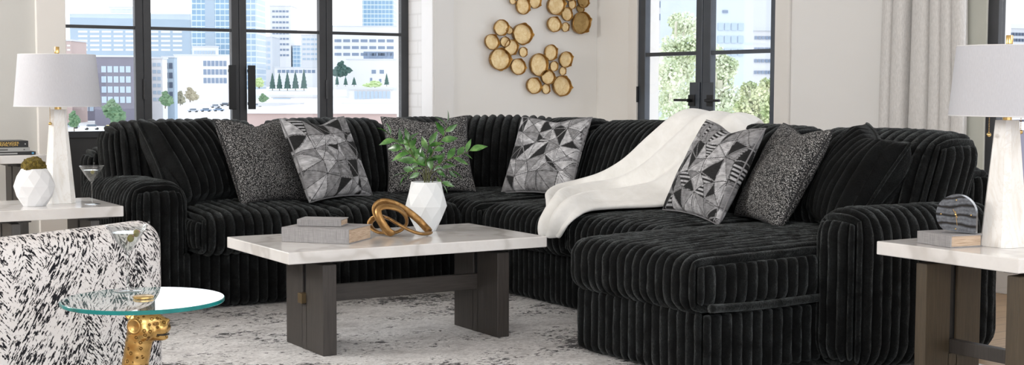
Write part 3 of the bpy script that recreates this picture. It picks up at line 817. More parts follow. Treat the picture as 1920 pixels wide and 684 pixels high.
# ------------------------------------------------------------------ lamps
def lamp(loc, label, rz, chains):
    r = thing('table_lamp', label, 'lamp', loc, rz)
    Mw = Matrix.Translation(Vector(loc)) @ Matrix.Rotation(rz, 4, 'Z')
    W = lambda mb: [mb.v.__setitem__(i, Mw @ v) for i, v in enumerate(mb.v)] and mb
    b = MB()
    # tapered column with broad front faces and narrow cut corners
    def ring(w, c, z): return [Vector(p) for p in ((w, -w+c, z), (w, w-c, z), (w-c, w, z), (-w+c, w, z), (-w, w-c, z), (-w, -w+c, z), (-w+c, -w, z), (w-c, -w, z))]
    R0, R1 = ring(.070, .026, 0), ring(.034, .012, .452)
    vs = R0+R1; b.add(vs, [tuple(range(7, -1, -1)), tuple(range(8, 16))]+[(i, (i+1) % 8, 8+(i+1) % 8, 8+i) for i in range(8)])
    W(b).build('base', MT['alabaster'], r)
    W(MB().lathe([(.016, .452), (.016, .47), (.010, .475), (.010, .50), (.015, .502), (.015, .53), (.006, .535), (.006, .725)], 16)).build('neck', MT['brass'], r, True, 40)
    z0, z1 = .468, .715
    n = 64; prof = [(.203, z0), (.180, z1)]
    s = MB().lathe(prof, n, cap=False); s.lathe([(.2005, z0), (.1775, z1)], n, cap=False)
    W(s).build('lamp_shade', MT['shade'], r, True)
    tm_ = plain('white_trim_tape', (.74, .74, .76), .8, var=.02)
    for zz, rr in ((z0, .202), (z1, .179)): W(MB().tube([(rr*math.cos(2*PI*k/n), rr*math.sin(2*PI*k/n), zz) for k in range(n)], .0022, 5, True)).build('shade_trim', tm_, r, True)
    sp = MB()
    for k in range(3): sp.tube([(0, 0, z1-.012), (.178*math.cos(k*2*PI/3), .178*math.sin(k*2*PI/3), z1-.004)], .0022, 6)
    W(sp).build('spider', MT['brass'], r)
    W(MB().lathe([(.0095, .712), (.0095, .722), (.0125, .724), (.0125, .752), (.011, .754)], 14)).build('finial', MT['brass'], r, True, 40)
    for cxy, zl in chains:
        c = MB(); zt = .53
        for k in range(int((zt-zl)/.006)): c.ball((cxy[0], cxy[1], zt-k*.006), .0024, 1)
        c.tube([(0, 0, .515), (cxy[0], cxy[1], .53)], .0025, 6); c.ball((cxy[0], cxy[1], zl), .0085, 2)
        W(c).build('pull_chain', MT['brass'], r, True)
    return r
fa = -YAW    # face direction of the room relative to the axes
lamp((1.652, 6.825, .5815), 'white alabaster table lamp with drum shade on the left end table', fa+.45, [((-.042, -.036), .385)])
lamp((4.105, 3.250, .5815), 'white alabaster table lamp with drum shade on the right end table', fa+.55, [((-.062, .028), .400), ((.036, -.030), .410)])

# ------------------------------------------------------------------ moss pot
c = (1.506, 6.70, .5815)
pot = MB().lathe([(.052, 0), (.082, .045), (.095, .095), (.080, .140), (.058, .176), (.050, .176), (.060, .15)], 9, c, rot=.3, alt=1)
tag(pot.build('plant_pot', MT['ceramic2']), 'white faceted round pot with moss on the left end table', 'pot')
ms = MB().ball((c[0], c[1], c[2]+.182), .055, 4, (1, 1, .85))
for i, v in enumerate(ms.v):
    d = v-Vector((c[0], c[1], c[2]+.182)); ms.v[i] = v + d.normalized()*(noise.noise(v*60)*.012+noise.noise(v*160)*.006)
tag(ms.build('moss_ball', MT['moss'], None, True), 'ball of olive-brown moss sitting in the white faceted pot', 'moss')

# ------------------------------------------------------------------ martini glasses
def martini(loc, label, k, rz, picklabel, tilt):
    r = thing('martini_glass', label, 'glass', loc)
    x, y, z = loc
    P = lambda pr: [(a*k, b*k) for a, b in pr]
    MB().lathe(P([(.0, .0035), (.030, .0025), (.037, .001), (.037, 0), (.0, 0)]), 40, loc, cap=False).build('foot', MT['crystal'], r, True, 50)
    MB().lathe(P([(.007, .004), (.0038, .014), (.0033, .05), (.0036, .09), (.0055, .104)]), 20, loc, cap=False).build('stem', MT['crystal'], r, True)
    MB().lathe(P([(.002, .103), (.010, .108), (.030, .136), (.0555, .178), (.0562, .179), (.0545, .179), (.029, .1375), (.008, .112), (.0, .108)]), 48, loc, cap=False).build('bowl', MT['crystal'], r, True, 60)
    MB().lathe(P([(.0, .1085), (.0078, .1125), (.0285, .138), (.0425, .160), (.0, .160)]), 40, loc, cap=False).build('drink', MT['drink'], r, True, 50)
    ca, sa = math.cos(rz), math.sin(rz)
    Q = lambda a, b: Vector((x+a*k*ca, y+a*k*sa, z+b*k))
    p0, p1 = (Q(.012, .125), Q(-.058, .186)) if tilt else (Q(-.002, .12), Q(.012, .192))
    pk = thing('cocktail_pick', picklabel, 'pick', p0)
    MB().tube([p0, p1], .0011, 6).ball(p1, .0032, 2).build('pick', MT['crystal'], pk, True)
    for f in ((.30, .52) if tilt else (.42,)):
        q = p0.lerp(p1, f); ol = MB().ball(q, .0095*k, 2, (1, 1, 1.15)).build('olive', MT['olive'], pk, True)
        MB().ball(q+(p1-p0).normalized()*.008*k, .0038*k, 1).build('pimento', MT['pim'], ol, True)
    return r
martini((1.761, 6.647, .5815), 'martini glass with an olive on the left end table beside the sofa', 1.03, -.3, 'cocktail pick with an olive in the martini glass by the sofa armrest', False)

# ------------------------------------------------------------------ glass side table with a big-cat bust
gz = .533; gc = Vector((1.177, 3.912, 0)); gr = .231
LT = thing('side_table', 'round glass side table held up by a golden spotted big-cat bust', 'side table', (gc.x, gc.y, RZ))
g = MB().lathe([(gr-.002, gz-.012), (gr, gz-.010), (gr, gz-.002), (gr-.002, gz)], 96, gc, cap=False)
n = 96; top = [Vector((gc.x+(gr-.002)*math.cos(2*PI*i/n), gc.y+(gr-.002)*math.sin(2*PI*i/n), gz)) for i in range(n)]; bot = [v-Vector((0, 0, .012)) for v in top]
g.mi = [1]*len(g.f)
g.add(top, [tuple(range(n))], 0); g.add(bot, [tuple(range(n-1, -1, -1))], 0)
g.build('glass_top', [MT['gtop'], MT['gedge']], LT, False)['label'] = 'clear glass disc with teal edge'
hd = _r.copy()                     # the head looks to the right of the room as photographed
bx_ = gc + _r*.005
def Lp_(a, b, z): return Vector((bx_.x, bx_.y, 0)) + _r*a + _f*b + Vector((0, 0, z))
MB().lathe([(.028, 0), (.030, .002), (.030, .006), (.026, .008)], 36, (gc.x+_r.x*.001, gc.y+_r.y*.001, gz+.0004)).build('connector', MT['brass'], LT, True, 40)
def sculpt(balls, name, mat, parent, vox=.005):
    mb = MB()
    for c_, r_, sc_, ang in balls:
        bm = bmesh.new(); bmesh.ops.create_icosphere(bm, subdivisions=3, radius=1); bm.verts.index_update()
        ca, sa = math.cos(ang), math.sin(ang)
        vs = []
        for v in bm.verts:
            a, b, zz = v.co.x*r_*sc_[0], v.co.y*r_*sc_[1], v.co.z*r_*sc_[2]
            a, zz = a*ca-zz*sa, a*sa+zz*ca
            vs.append(Lp_(c_[0]+a, c_[1]+b, c_[2]+zz))
        mb.add(vs, [tuple(v.index for v in f.verts) for f in bm.faces]); bm.free()
    o = mb.build(name, mat, parent, True)
    md = o.modifiers.new('fuse', 'REMESH'); md.mode = 'VOXEL'; md.voxel_size = vox; md.use_smooth_shade = True
    sm = o.modifiers.new('smooth', 'SMOOTH'); sm.factor = .5; sm.iterations = 5
    return o
B = []
# neck column down to a bust, then skull, brow, muzzle, chin and jaw of the head
for i in range(14):
    t = i/13; zc = .430-.375*t
    B.append(((-.015-.018*min(1, t*3)-.012*t, 0, zc), .039+.045*max(0, t-.25)**1.2, (1.0, .95, 1.15), 0))
B += [((-.004, 0, .462), .044, (1.05, .95, .85), 0), ((.020, 0, .470), .034, (1.15, .95, .70), -.1),
      ((.022, 0, .440), .034, (1.15, .92, .95), 0), ((.050, -.013, .447), .0215, (1.0, .8, .95), 0), ((.050, .013, .447), .0215, (1.0, .8, .95), 0),
      ((.046, 0, .470), .015, (1.6, .95, .6), .05), ((.062, 0, .469), .0105, (1.1, 1.35, .75), 0), ((.046, 0, .419), .0165, (1.35, 1.05, .58), .05),
      ((.006, -.034, .440), .022, (1.1, .55, 1.1), 0), ((.006, .034, .440), .022, (1.1, .55, 1.1), 0), ((.034, -.020, .475), .012, (1.4, .7, .5), 0), ((.034, .020, .475), .012, (1.4, .7, .5), 0)]
cat = sculpt(B, 'cat_bust', MT['leopard'], LT)
for cc in (Lp_(-.021, -.041, .458), Lp_(-.048, .030, .486)):
    em = MB()
    for i in range(9):
        rr = i/8
        dp = .011*rr**2 if i < 7 else .011-.0045*(i-6)
        for j in range(20):
            a_ = 2*PI*j/20
            em.v.append(cc + _r*(math.cos(a_)*.0205*rr) - _f*dp + Vector((0, 0, math.sin(a_)*.0235*rr)))
    em.f = [(i*20+j, i*20+(j+1) % 20, (i+1)*20+(j+1) % 20, (i+1)*20+j) for i in range(8) for j in range(20)]; em.mi = [0]*len(em.f)
    eo = em.build('ear', MT['ear'], LT, True); md = eo.modifiers.new('t', 'SOLIDIFY'); md.thickness = .006
for sb in (-1, 1):
    MB().ball(Lp_(.036, sb*.0265, .463), .0065, 2, (1.1, 1, .75)).build('eye', MT['bronze'], LT, True)
MB().tube([Lp_(.071, -.010, .4315), Lp_(.060, -.0195, .430), Lp_(.040, -.026, .431)], .0026, 6).build('mouth', MT['hook'], LT, True)
MB().lathe([(.018, .500), (.022, .506), (.022, gz-.0125)], 24, (gc.x, gc.y, 0)).build('support', MT['brass'], LT, True, 40)
MB().lathe([(.125, RZ), (.13, RZ+.008), (.13, RZ+.03), (.115, RZ+.04)], 48, (gc.x-_r.x*.04, gc.y-_r.y*.04, 0)).build('plinth', MT['bronze'], LT, True, 40)
martini(tuple(on_z(240, 545, gz+.0005)), 'martini glass with olives standing on the round glass side table', 1.10, PI-YAW+.2, 'cocktail pick with olives in the martini glass on the glass table', True)

# ------------------------------------------------------------------ accent chair seen from behind
CH = thing('accent_chair', 'white armchair with black dash-weave fabric seen from behind at the lower left', 'chair', at(319, 500, 4.77)*1.0)
CH.location.z = RZ; CH.matrix_basis = Matrix.Translation(CH.location)
CHA = 30
def chair():
    zt = .685
    xr, yb = CH.location.x, CH.location.y
    xl = xr-.98
    # back shell: tall rounded slab with softly bowed outer face
    vs = []; nu_, nz = 60, 40
    def slab(x0, x1, y0, y1, z0, z1, r, bow, name):
        mb = MB(); lo = Vector((x0, y0, z0)); hi = Vector((x1, y1, z1)); c = (lo+hi)/2; h = (hi-lo)/2
        for k in range(3):
            for sg in (-1, 1):
                i, j = [a for a in range(3) if a != k]
                def smp(q):
                    rr = min(r, h[q]); a = [-h[q]+rr*(1-math.cos(PI/2*s/10)) for s in range(10)]; b = [-h[q]+rr+2*(h[q]-rr)*s/14 for s in range(15)]
                    return sorted(set(round(v_, 5) for v_ in a+b+[-v_ for v_ in a]))
                si, sj = smp(i), smp(j); vv = []
                for a in si:
                    for b in sj:
                        p = Vector((0, 0, 0)); p[i] = a; p[j] = b; p[k] = sg*h[k]
                        rad = [r, min(r, h[1]*.95), r]
                        inn = Vector([max(-(h[q]-min(r, h[q]*.98)), min(h[q]-min(r, h[q]*.98), p[q])) for q in range(3)])
                        d = p-inn
                        e3 = Vector([d[q]/max(1e-6, min(r, h[q]*.98)) for q in range(3)])
                        if e3.length > 1: e3 = e3/e3.length
                        pos = inn+Vector([e3[q]*min(r, h[q]*.98) for q in range(3)])
                        u = pos.x/h.x
                        w = c+pos+Vector((0, -bow*(1-u*u), 0))
                        vv.append(w)
                n_ = len(sj); mb.add(vv, [(x*n_+y, x*n_+y+1, (x+1)*n_+y+1, (x+1)*n_+y) for x in range(len(si)-1) for y in range(n_-1)])
        return mb.build(name, MT['dash'], CH, True)
    slab(xl, xr, yb, yb+.17, .05, zt, .085, .035, 'backrest')
    slab(xl-.0, xl+.14, yb+.10, yb+.72, .05, .56, .06, 0, 'armrest'); slab(xr-.14, xr, yb+.10, yb+.72, .05, .56, .06, 0, 'armrest')
    slab(xl+.14, xr-.14, yb+.13, yb+.75, .06, .30, .05, 0, 'seat_base'); slab(xl+.145, xr-.145, yb+.14, yb+.77, .30, .44, .06, 0, 'seat_cushion')
    MB().lathe([(.26, RZ), (.26, .03), (.05, .035), (.05, .062)], 40, ((xl+xr)/2, yb+.38, 0)).build('swivel_base', MT['hook'], CH, True, 40)
chair()
CH.rotation_euler = (0, 0, math.radians(CHA))

# ------------------------------------------------------------------ vase with leafy branches
vc = Vector((3.085, 5.735, CTH+.0005)); vh = .232
va = MB().lathe([(.046, 0), (.0795, .058), (.0985, .118), (.088, .178), (.071, vh), (.064, vh), (.070, .19), (.06, .1), (.03, .02)], 8, vc, rot=.25, alt=1)
tag(va.build('vase', MT['ceramic']), 'white faceted ceramic vase on the coffee table', 'vase')
PLT = thing('leafy_branches', 'spray of glossy green leafy branches in the white vase', 'plant', vc+Vector((0, 0, .10)))
def leaf_mesh(mb, base, dr, nrm, L, W, curl):
    dr = dr.normalized(); sd = dr.cross(nrm).normalized(); nn = sd.cross(dr).normalized()
    prof = [(0, .06), (.15, .55), (.33, .95), (.5, 1.0), (.68, .74), (.85, .36), (1, 0.0)]
    o = []
    for t, w in prof:
        cp = base+dr*(L*t)+nn*(-curl*L*t*t)
        for s in (-1, 0, 1): o.append(cp+sd*(s*W/2*w)+nn*(abs(s)*W*.14*w))
    mb.add(o, [(k*3+q, k*3+q+1, (k+1)*3+q+1, (k+1)*3+q) for k in range(len(prof)-1) for q in (0, 1)])
vd = (vc-EYE).dot(FW)
def vpx(px, py, dd=0): return at(px, py, vd+dd)
rim = vc+Vector((0, 0, vh-.03))
rnd = random.Random(4)
def branch(pts, nl, L0, first=.25):
    st = catmull([rim+_r*rnd.uniform(-.03, .03)+_f*rnd.uniform(-.03, .03)-Vector((0, 0, .08))]+[vpx(*p) for p in pts], 10)
    b = MB().tube(st, .0026, 6, taper=lambda t: 1-.6*t).build('branch', MT['stem'], PLT, True)
    lm = MB(); m_ = len(st)
    for k in range(nl):
        t = first+(1-first)*k/(nl-1); i = min(m_-2, int(t*(m_-1))); p = st[i]; tg = (st[i+1]-st[i]).normalized()
        side = (1 if k % 2 else -1)
        az = rnd.uniform(-.6, .6)
        ln = (_r*math.cos(az)+_f*math.sin(az))*side
        perp = (ln - tg*ln.dot(tg)).normalized()
        d = tg*.75+perp*.85+Vector((0, 0, rnd.uniform(-.15, .25)))
        if k == nl-1: d = tg
        L = L0*rnd.uniform(.8, 1.2)
        leaf_mesh(lm, p, d, (Vector((0, 0, .7))-FW*.7+perp*.3+Vector((rnd.uniform(-.8, .8), rnd.uniform(-.8, .8), rnd.uniform(-.3, .3)))), L*1.12, L*.46, rnd.uniform(.0, .4))
    lm.build('leaves', MT['leaf'], b, True)
branch([(795, 325), (775, 295), (752, 272), (727, 250)], 11, .074, .3)
branch([(803, 320), (812, 285), (832, 255), (838, 230)], 10, .065, .3)
branch([(806, 325), (828, 305), (858, 292), (882, 282)], 10, .068, .3)
branch([(798, 322), (780, 300), (768, 275), (765, 262)], 7, .065, .4)
branch([(800, 325), (798, 305), (800, 285), (806, 270)], 7, .07, .4)
branch([(806, 332), (818, 320), (836, 316), (846, 320)], 6, .062, .4)
branch([(794, 332), (782, 322), (768, 322), (760, 330)], 6, .062, .4)
branch([(812, 334), (824, 335), (830, 345)], 5, .055, .5)

# ------------------------------------------------------------------ bronze knot sculpture
kc = Vector((2.86, 5.60, CTH)); kd = (kc-EYE).dot(FW)
def kp(zx, zy, dd): return at(680+zx/7.6, 365+zy/7.6, kd+dd)
kn = [(950, 545, .03), (830, 572, -.03), (660, 500, -.045), (500, 415, -.05), (370, 340, -.02), (270, 312, .03), (160, 335, .06), (105, 400, .06), (130, 475, .05), (230, 545, .03), (350, 560, .02),
      (470, 540, .035), (560, 490, .05), (625, 410, .04), (615, 310, .02), (540, 225, .0), (430, 180, -.02), (310, 170, -.03), (225, 215, -.04), (235, 310, -.05), (290, 410, -.055), (370, 520, -.05), (425, 575, -.04),
      (345, 545, -.02), (250, 400, -.02), (175, 260, -.01), (190, 150, .0), (290, 100, .015), (430, 125, .03), (560, 185, .045), (680, 265, .055), (790, 355, .06), (880, 450, .06)]
kpts = [kp(*p) for p in kn]
zmn = CTH+.013
kpts = [Vector((p.x, p.y, max(p.z, zmn))) for p in kpts]
tag(MB().tube(catmull(kpts, 6, True), .0125, 12, True, flat=(1.35, .62)).build('knot_sculpture', MT['bronze'], None, True), 'bronze looped knot sculpture on the coffee table', 'sculpture')

# ------------------------------------------------------------------ clock
A = on_z(1777, 434.2, .626); Bc = on_z(1815, 438.4, .626); Cc = on_z(1829, 436, .626)
fx = (Bc-A); fx.z = 0; fx.normalize()
fx = (fx*.55 + Vector((math.cos(-YAW+.25), math.sin(-YAW+.25), 0))*.45).normalized()
fy = Vector((-fx.y, fx.x, 0))
R_ = .071; hc = .068; cl0 = Vector((Bc.x, Bc.y, .6260)) - fx*.043
# D shaped outline: round with a flat foot and a straight right flank
out = []
for k in range(40):
    a = math.radians(-58-(360-58-32)*k/39) if False else math.radians(0+ (232)*k/39)
    out.append((R_*math.cos(a)*.98, hc+R_*math.sin(a)))
out.append((R_*.98, 0.0))
out = [(x, max(0, z_)) for x, z_ in out]
poly = [cl0+fx*x+Vector((0, 0, z_)) for x, z_ in out]
CK = thing('clock', 'round black banded marble clock with gold hands on the grey book', 'clock', cl0+fy*.025)
ck = MB().prism(poly, fy*.048); ck.build('body', MT['clock'], CK)
hm = MB(); fc = cl0+Vector((0, 0, hc))-fy*.002
def hand(a0, l, w):
    d = fx*math.sin(a0)+Vector((0, 0, math.cos(a0))); s = d.cross(fy).normalized()*w
    return [fc-d*.012-s*.6, fc+d*l-s*.35, fc+d*l+s*.35, fc-d*.012+s*.6]
hm.prism(hand(math.radians(-28), .022, .002), -fy*.0015).build('hour_hand', MT['brass'], CK)
MB().prism(hand(math.radians(172), .040, .0016), -fy*.0025).ball(fc-fy*.002, .004, 2).build('minute_hand', MT['brass'], CK)
for k, a0 in enumerate((0, 90, 180, 270)):
    d = fx*math.sin(math.radians(a0))+Vector((0, 0, math.cos(math.radians(a0))))
    MB().ball(fc+d*.052+fy*.0015, .003, 2).build('hour_marker', MT['brass'], CK, True)

# ------------------------------------------------------------------ gold wall discs
def discs(name, label, lst, sz=3.6, ox=890, oy=0):
    cs = [on_y(ox+a/sz, oy+b/sz, YB-.02) for a, b, *_ in lst]
    cen = sum(cs, Vector())/len(cs)
    root = thing(name, label, 'wall decor', (cen.x, YB-.002, cen.z), 0, 'gold disc wall decor')
    rn = random.Random(len(lst)+int(lst[0][0]))
    for (a, b, rx_, ry_, *dk), p in zip(lst, cs):
        dep = (p-EYE).dot(FW); r = max(rx_*1.12, ry_)/sz*dep/F_PX
        n = 48; vs = []; fs = []
        off = rn.uniform(.012, .035)
        ph = rn.uniform(0, 6)
        prof = [(.55, .0), (.89, -.001), (.93, -.004), (.965, -.018), (1.0, -.026), (1.02, -.018), (.98, .006), (.6, .012)]
        for q, (rr, yy) in enumerate(prof):
            for k in range(n):
                an = 2*PI*k/n
                jag = 0
                if q in (3, 4, 5): jag = .10*max(0, math.sin(an*4+ph+.8*math.sin(an*2)))**6+.03*noise.noise(Vector((math.cos(an)*2+a, math.sin(an)*2, 3)))
                f2 = r*(rr+jag)*(1+.05*math.sin(an*2+ph))
                y2 = yy*(r/.075)*1.15*(1+jag*3)
                vs.append(Vector((p.x+f2*math.cos(an), YB-off-.0+y2, p.z+f2*math.sin(an))))
        c0 = len(vs); vs.append(Vector((p.x, YB-off+.001, p.z)))
        c1 = len(vs); vs.append(Vector((p.x, YB-off+.012*(r/.075), p.z)))
        mi = []
        for q in range(len(prof)-1):
            for k in range(n): fs.append((q*n+k, q*n+(k+1) % n, (q+1)*n+(k+1) % n, (q+1)*n+k)); mi.append(0 if q < 2 else 1)
        for k in range(n): fs.append((c0, k, (k+1) % n)); mi.append(0); fs.append((c1, (len(prof)-1)*n+k, (len(prof)-1)*n+(k+1) % n)); mi.append(1)
        mb = MB(); mb.v = vs; mb.f = fs; mb.mi = mi
        mb.tube([(p.x, YB-off+.011, p.z), (p.x, YB-.0005, p.z)], .006, 8, mi=1)
        mb.build('disc', [MT['golddark'] if dk else MT['goldface'], MT['goldrim']], root, True)
    return root
discs('wall_decor', 'cluster of gold discs on the wall, lowest and nearest the corner', [(512, 355, 43, 52), (427, 437, 56, 73), (605, 402, 45, 53), (527, 447, 28, 33), (585, 480, 25, 23), (490, 520, 46, 43), (397, 578, 45, 56), (480, 600, 25, 33), (585, 580, 60, 70)])
discs('wall_decor', 'cluster of gold discs on the wall, leftmost of the four', [(172, 187, 41, 55), (232, 205, 18, 26), (318, 230, 60, 73), (112, 283, 45, 53), (198, 283, 30, 36), (243, 320, 38, 53), (318, 352, 28, 33), (165, 400, 58, 76), (282, 450, 43, 56)])
discs('wall_decor', 'cluster of gold discs at the top right, with darker discs nearest the corner', [(547, 35, 60, 58), (652, 28, 28, 30), (725, 8, 40, 34, 1), (712, 58, 26, 23, 1), (620, 95, 40, 43), (527, 165, 43, 53), (612, 183, 25, 31), (708, 155, 58, 73, 1), (625, -48, 50, 45), (710, -62, 42, 42)])
discs('wall_decor', 'cluster of gold discs cut off by the top edge, upper left on the wall', [(318, 40, 50, 52), (247, 8, 20, 20), (400, 5, 45, 35), (330, -55, 36, 38), (245, -50, 38, 36), (420, -75, 45, 46)])

# ------------------------------------------------------------------ curtain
c_hi, c_lo = on_x(1664, 200, XR-.12).y, on_x(1806, 200, XR-.12).y
cu = MB(); nn_ = 260; zs_ = [.02+(2.9-.02)*k/30 for k in range(31)]
folds = [0, .10, .19, .31, .40, .52, .66, .78, .88, 1.0]
for z_ in zs_:
    tz = z_/2.9
    for i in range(nn_+1):
        s = i/nn_
        wid = (c_hi-c_lo)*(1.03-.06*max(0, (z_-1.1)/.8))
        y = c_hi-.012*max(0, z_-1.1) - s*wid
        ph = 2*PI*(5.2*s+.28*math.sin(s*8)+.06*math.sin(z_*1.3+s*4))
        x = XR-.12 - .078*math.sin(ph)-.014*math.sin(2*ph+1.0+.5*z_)
        y += .030*math.cos(ph)
        cu.v.append(Vector((x, y, z_)))
cu.f = [(k*(nn_+1)+i, k*(nn_+1)+i+1, (k+1)*(nn_+1)+i+1, (k+1)*(nn_+1)+i) for k in range(30) for i in range(nn_)]; cu.mi = [0]*len(cu.f)
o = tag(cu.build('curtain', MT['curtain'], None, True), 'oatmeal linen curtain hanging in folds at the right window', 'curtain')
md = o.modifiers.new('t', 'SOLIDIFY'); md.thickness = .003

# ------------------------------------------------------------------ the city outside
pw = plain('pale_concrete', (.60, .62, .655), .8, var=.03, scale=.05); pw2 = plain('white_facade', (.70, .70, .71), .8, var=.02, scale=.05)
pinkw = plain('pink_brick', (.50, .38, .35), .85, var=.05, scale=.2); brownw = plain('plum_brick', (.19, .18, .225), .85, var=.06, scale=.2)
bluew = plain('blue_grey_cladding', (.36, .45, .54), .7, var=.04, scale=.1); win = plain('window_blue', (.20, .26, .36), .3, var=.15, scale=.3); winp = plain('window_pale', (.42, .52, .62), .4, var=.1, scale=.3)
wind = plain('window_dark', (.07, .10, .16), .3, var=.2, scale=.3)
hblue = plain('hazy_blue_cladding', (.56, .63, .70), .7, var=.04, scale=.1)
tblue = mk_tower('blue_curtain_wall', (.22, .36, .50), (.56, .64, .70), 2.4, 2.9, .13); tblue2 = mk_tower('pale_blue_curtain_wall', (.34, .46, .58), (.62, .68, .73), 3.0, 3.4, .15)
def gmat():
    t = NT('pale_ground'); v = t.obj(); return t.bsdf(t.ramp(t.noise(v, .02, 4), [(.35, (.72, .71, .69)), (.7, (.84, .83, .82))]), .9)
GM = gmat()
# terrain rises away from the building
gp = [(60, -13), (150, -12.5), (260, -11.5), (380, -10.2), (600, -8.2), (800, .4), (1100, 5), (1700, 10)]
def ground_z(d):
    for (a, za), (b, zb_) in zip(gp, gp[1:]):
        if a <= d <= b: return za+(zb_-za)*(d-a)/(b-a)
    return gp[0][1] if d < gp[0][0] else gp[-1][1]
gvs = []; 
for d, z_ in gp:
    for q in range(-12, 13): gvs.append(_f*d + _r*(q*d*.12) + Vector((0, 0, z_)))
gm = MB().add(gvs, [(k*25+q, k*25+q+1, (k+1)*25+q+1, (k+1)*25+q) for k in range(len(gp)-1) for q in range(24)])
struct(gm.build('ground', GM))
def building(label, px0, px1, yt, d, wmat, depth=20, yaw=0.0, rows=(), name='building', roof=None, grid=None, cap=True, zbase=None, capmat=None):
    """rows: list of (py0, py1, px0, px1, count, mat) window rows on the front face"""
    a = at(px0, 166, d); b = at(px1, 166, d); w = (b-a).length; c_ = (a+b)/2
    zt = at((px0+px1)/2, yt, d).z; z0 = (ground_z(d) if zbase is None else zbase)-2
    rz = -YAW+yaw
    root = thing(name, label, 'building', (c_.x, c_.y, z0), rz)
    Mx = Matrix.Translation((c_.x, c_.y, 0)) @ Matrix.Rotation(rz, 4, 'Z')
    MB().box((-w/2, 0, z0), (w/2, depth, zt), mat=Mx).build('wall', wmat, root)
    if cap: MB().box((-w/2-.3, -.3, zt), (w/2+.3, depth+.3, zt+max(.5, w*.012)), mat=Mx).build('roof', capmat or pw, root)
    sx = w/(px1-px0)
    cache = {}
    for (y0, y1, x0, x1, n_, mt) in rows:
        za = at((x0+x1)/2, y1, d).z; zb_ = at((x0+x1)/2, y0, d).z
        cw = (x1-x0)/n_*sx
        for k in range(n_):
            xm = ((x0-px0)+(k+.5)*(x1-x0)/n_)*sx-w/2
            key = (round(cw, 3), round(zb_-za, 3), mt.name)
            ws = .78 if n_ > 1 else 1.0
            if key not in cache:
                me = MB().box((-cw*ws/2, -.12, 0), (cw*ws/2, .05, zb_-za)); o = me.build('window', mt, None); bpy.data.objects.remove(o); 
                m2 = bpy.data.meshes.new('window'); m2.from_pydata([tuple(v) for v in me.v], [], me.f); m2.materials.append(mt); cache[key] = m2
            o = bpy.data.objects.new('window', cache[key]); COL.objects.link(o); o.parent = root; o.location = (xm, -.02, za-z0)
    return root
def rws(y0, y1, n_, frac, x0, x1, cnt, mt): 
    st = (y1-y0)/n_; return [(y0+k*st, y0+k*st+st*frac, x0, x1, cnt, mt) for k in range(n_)]
# seen through the window wall, left to right
building('wide pale blue office block behind the left window panes', 133, 357, 27, 900, bluew, 40, 0, rws(58, 100, 5, .45, 146, 345, 9, pw2))
building('taller pale slab rising behind the wide office block at the left', 206, 252, 14, 950, pw, 20, 0, rws(18, 27, 2, .4, 210, 250, 4, winp), zbase=20)
building('plum brick apartment block nearest at the left window', 178, 253, 107, 400, brownw, 30, .1, rws(124, 200, 4, .62, 190, 246, 5, winp), cap=True)
building('small red brick house at the far left edge of the left window', 108, 135, 77, 420, pinkw, 15, 0, rws(84, 100, 2, .4, 112, 134, 3, pw2))
building('low grey apartment building under the lamp shade in the left window', 126, 178, 128, 445, brownw, 20, 0, rws(140, 215, 5, .55, 128, 176, 5, winp))
building('blue glass tower in the second window pane', 360, 432, -60, 700, tblue, 40, 0, [(-60, 95, 386, 404, 1, bluew)])
building('white corner building with a grid of windows in the second pane', 327, 428, 104, 640, pw2, 40, 0, rws(114, 162, 3, .62, 381, 426, 6, win))
building('white pavilion on the roof terrace before the blue tower', 362, 406, 88, 686, pw2, 6, 0, rws(95, 103, 1, .8, 364, 405, 8, winp), zbase=4)
building('narrow balcony apartment tower at the left of the second pane', 284, 305, 110, 424, pw2, 6, 0, rws(118, 196, 6, .5, 286, 303, 2, winp))
building('slate blue apartment strip beside the narrow balcony tower', 305, 327, 108, 434, bluew, 4, 0, rws(118, 190, 4, .6, 308, 325, 2, wind))
building('blue glass tower half hidden by the central door posts', 440, 482, -40, 800, tblue2, 30, 0)
building('white office tower with rows of small windows in the third pane', 507, 546, 12, 1000, pw2, 30, 0, rws(20, 112, 9, .35, 511, 543, 5, win))
building('brownish stepped building left of the white office tower', 465, 511, 70, 900, pw, 30, 0, rws(78, 135, 5, .6, 467, 508, 6, winp))
building('small blue glass block in the third pane', 549, 564, 86, 1000, tblue, 20, 0)
building('white mid-rise with balconies at the right of the third pane', 565, 600, 66, 950, pw2, 30, 0, rws(72, 118, 5, .4, 567, 598, 4, winp))
building('low white building behind the row of conifers', 515, 600, 127, 880, pw2, 20, 0, rws(131, 138, 1, .8, 520, 592, 9, win))
building('blue glass tower at the top of the fourth pane', 680, 738, -80, 900, tblue, 40, 0)
building('white office block with dark window bands in the fourth pane', 622, 745, 50, 800, pw2, 40, 0, rws(74, 112, 3, .42, 626, 740, 7, win)+[(97, 113, 682, 738, 1, win)])
building('white villa below the office block in the fourth pane', 650, 745, 112, 700, pw2, 20, 0, [(131, 138, 697, 705, 1, win), (131, 138, 712, 720, 1, win), (146, 152, 694, 698, 1, win), (148, 154, 711, 715, 1, win)])
fr = building('long low building with a white flat roof in the foreground', 455, 760, 213, 150, pinkw, 150, 0, [], capmat=pw2)
building('glass fronted shop on the white flat roof in the fourth pane', 655, 737, 168, 320, pw2, 14, 0, rws(171, 187, 1, .9, 664, 732, 9, winp))
building('roof parapet with a dark vent slot in the third pane', 488, 560, 199, 200, pw2, 3, 0, [(201, 204, 498, 556, 1, wind)], zbase=.95)
building('roof parapet with a dark vent slot in the fourth pane', 640, 735, 200, 205, pw2, 3, 0, [(202, 205, 645, 725, 1, wind)], zbase=.95)
building('grey terrace wall along the foreground roof', 508, 595, 182, 288, pw2, 3, 0, [(184, 186, 512, 545, 1, winp)], zbase=.95)
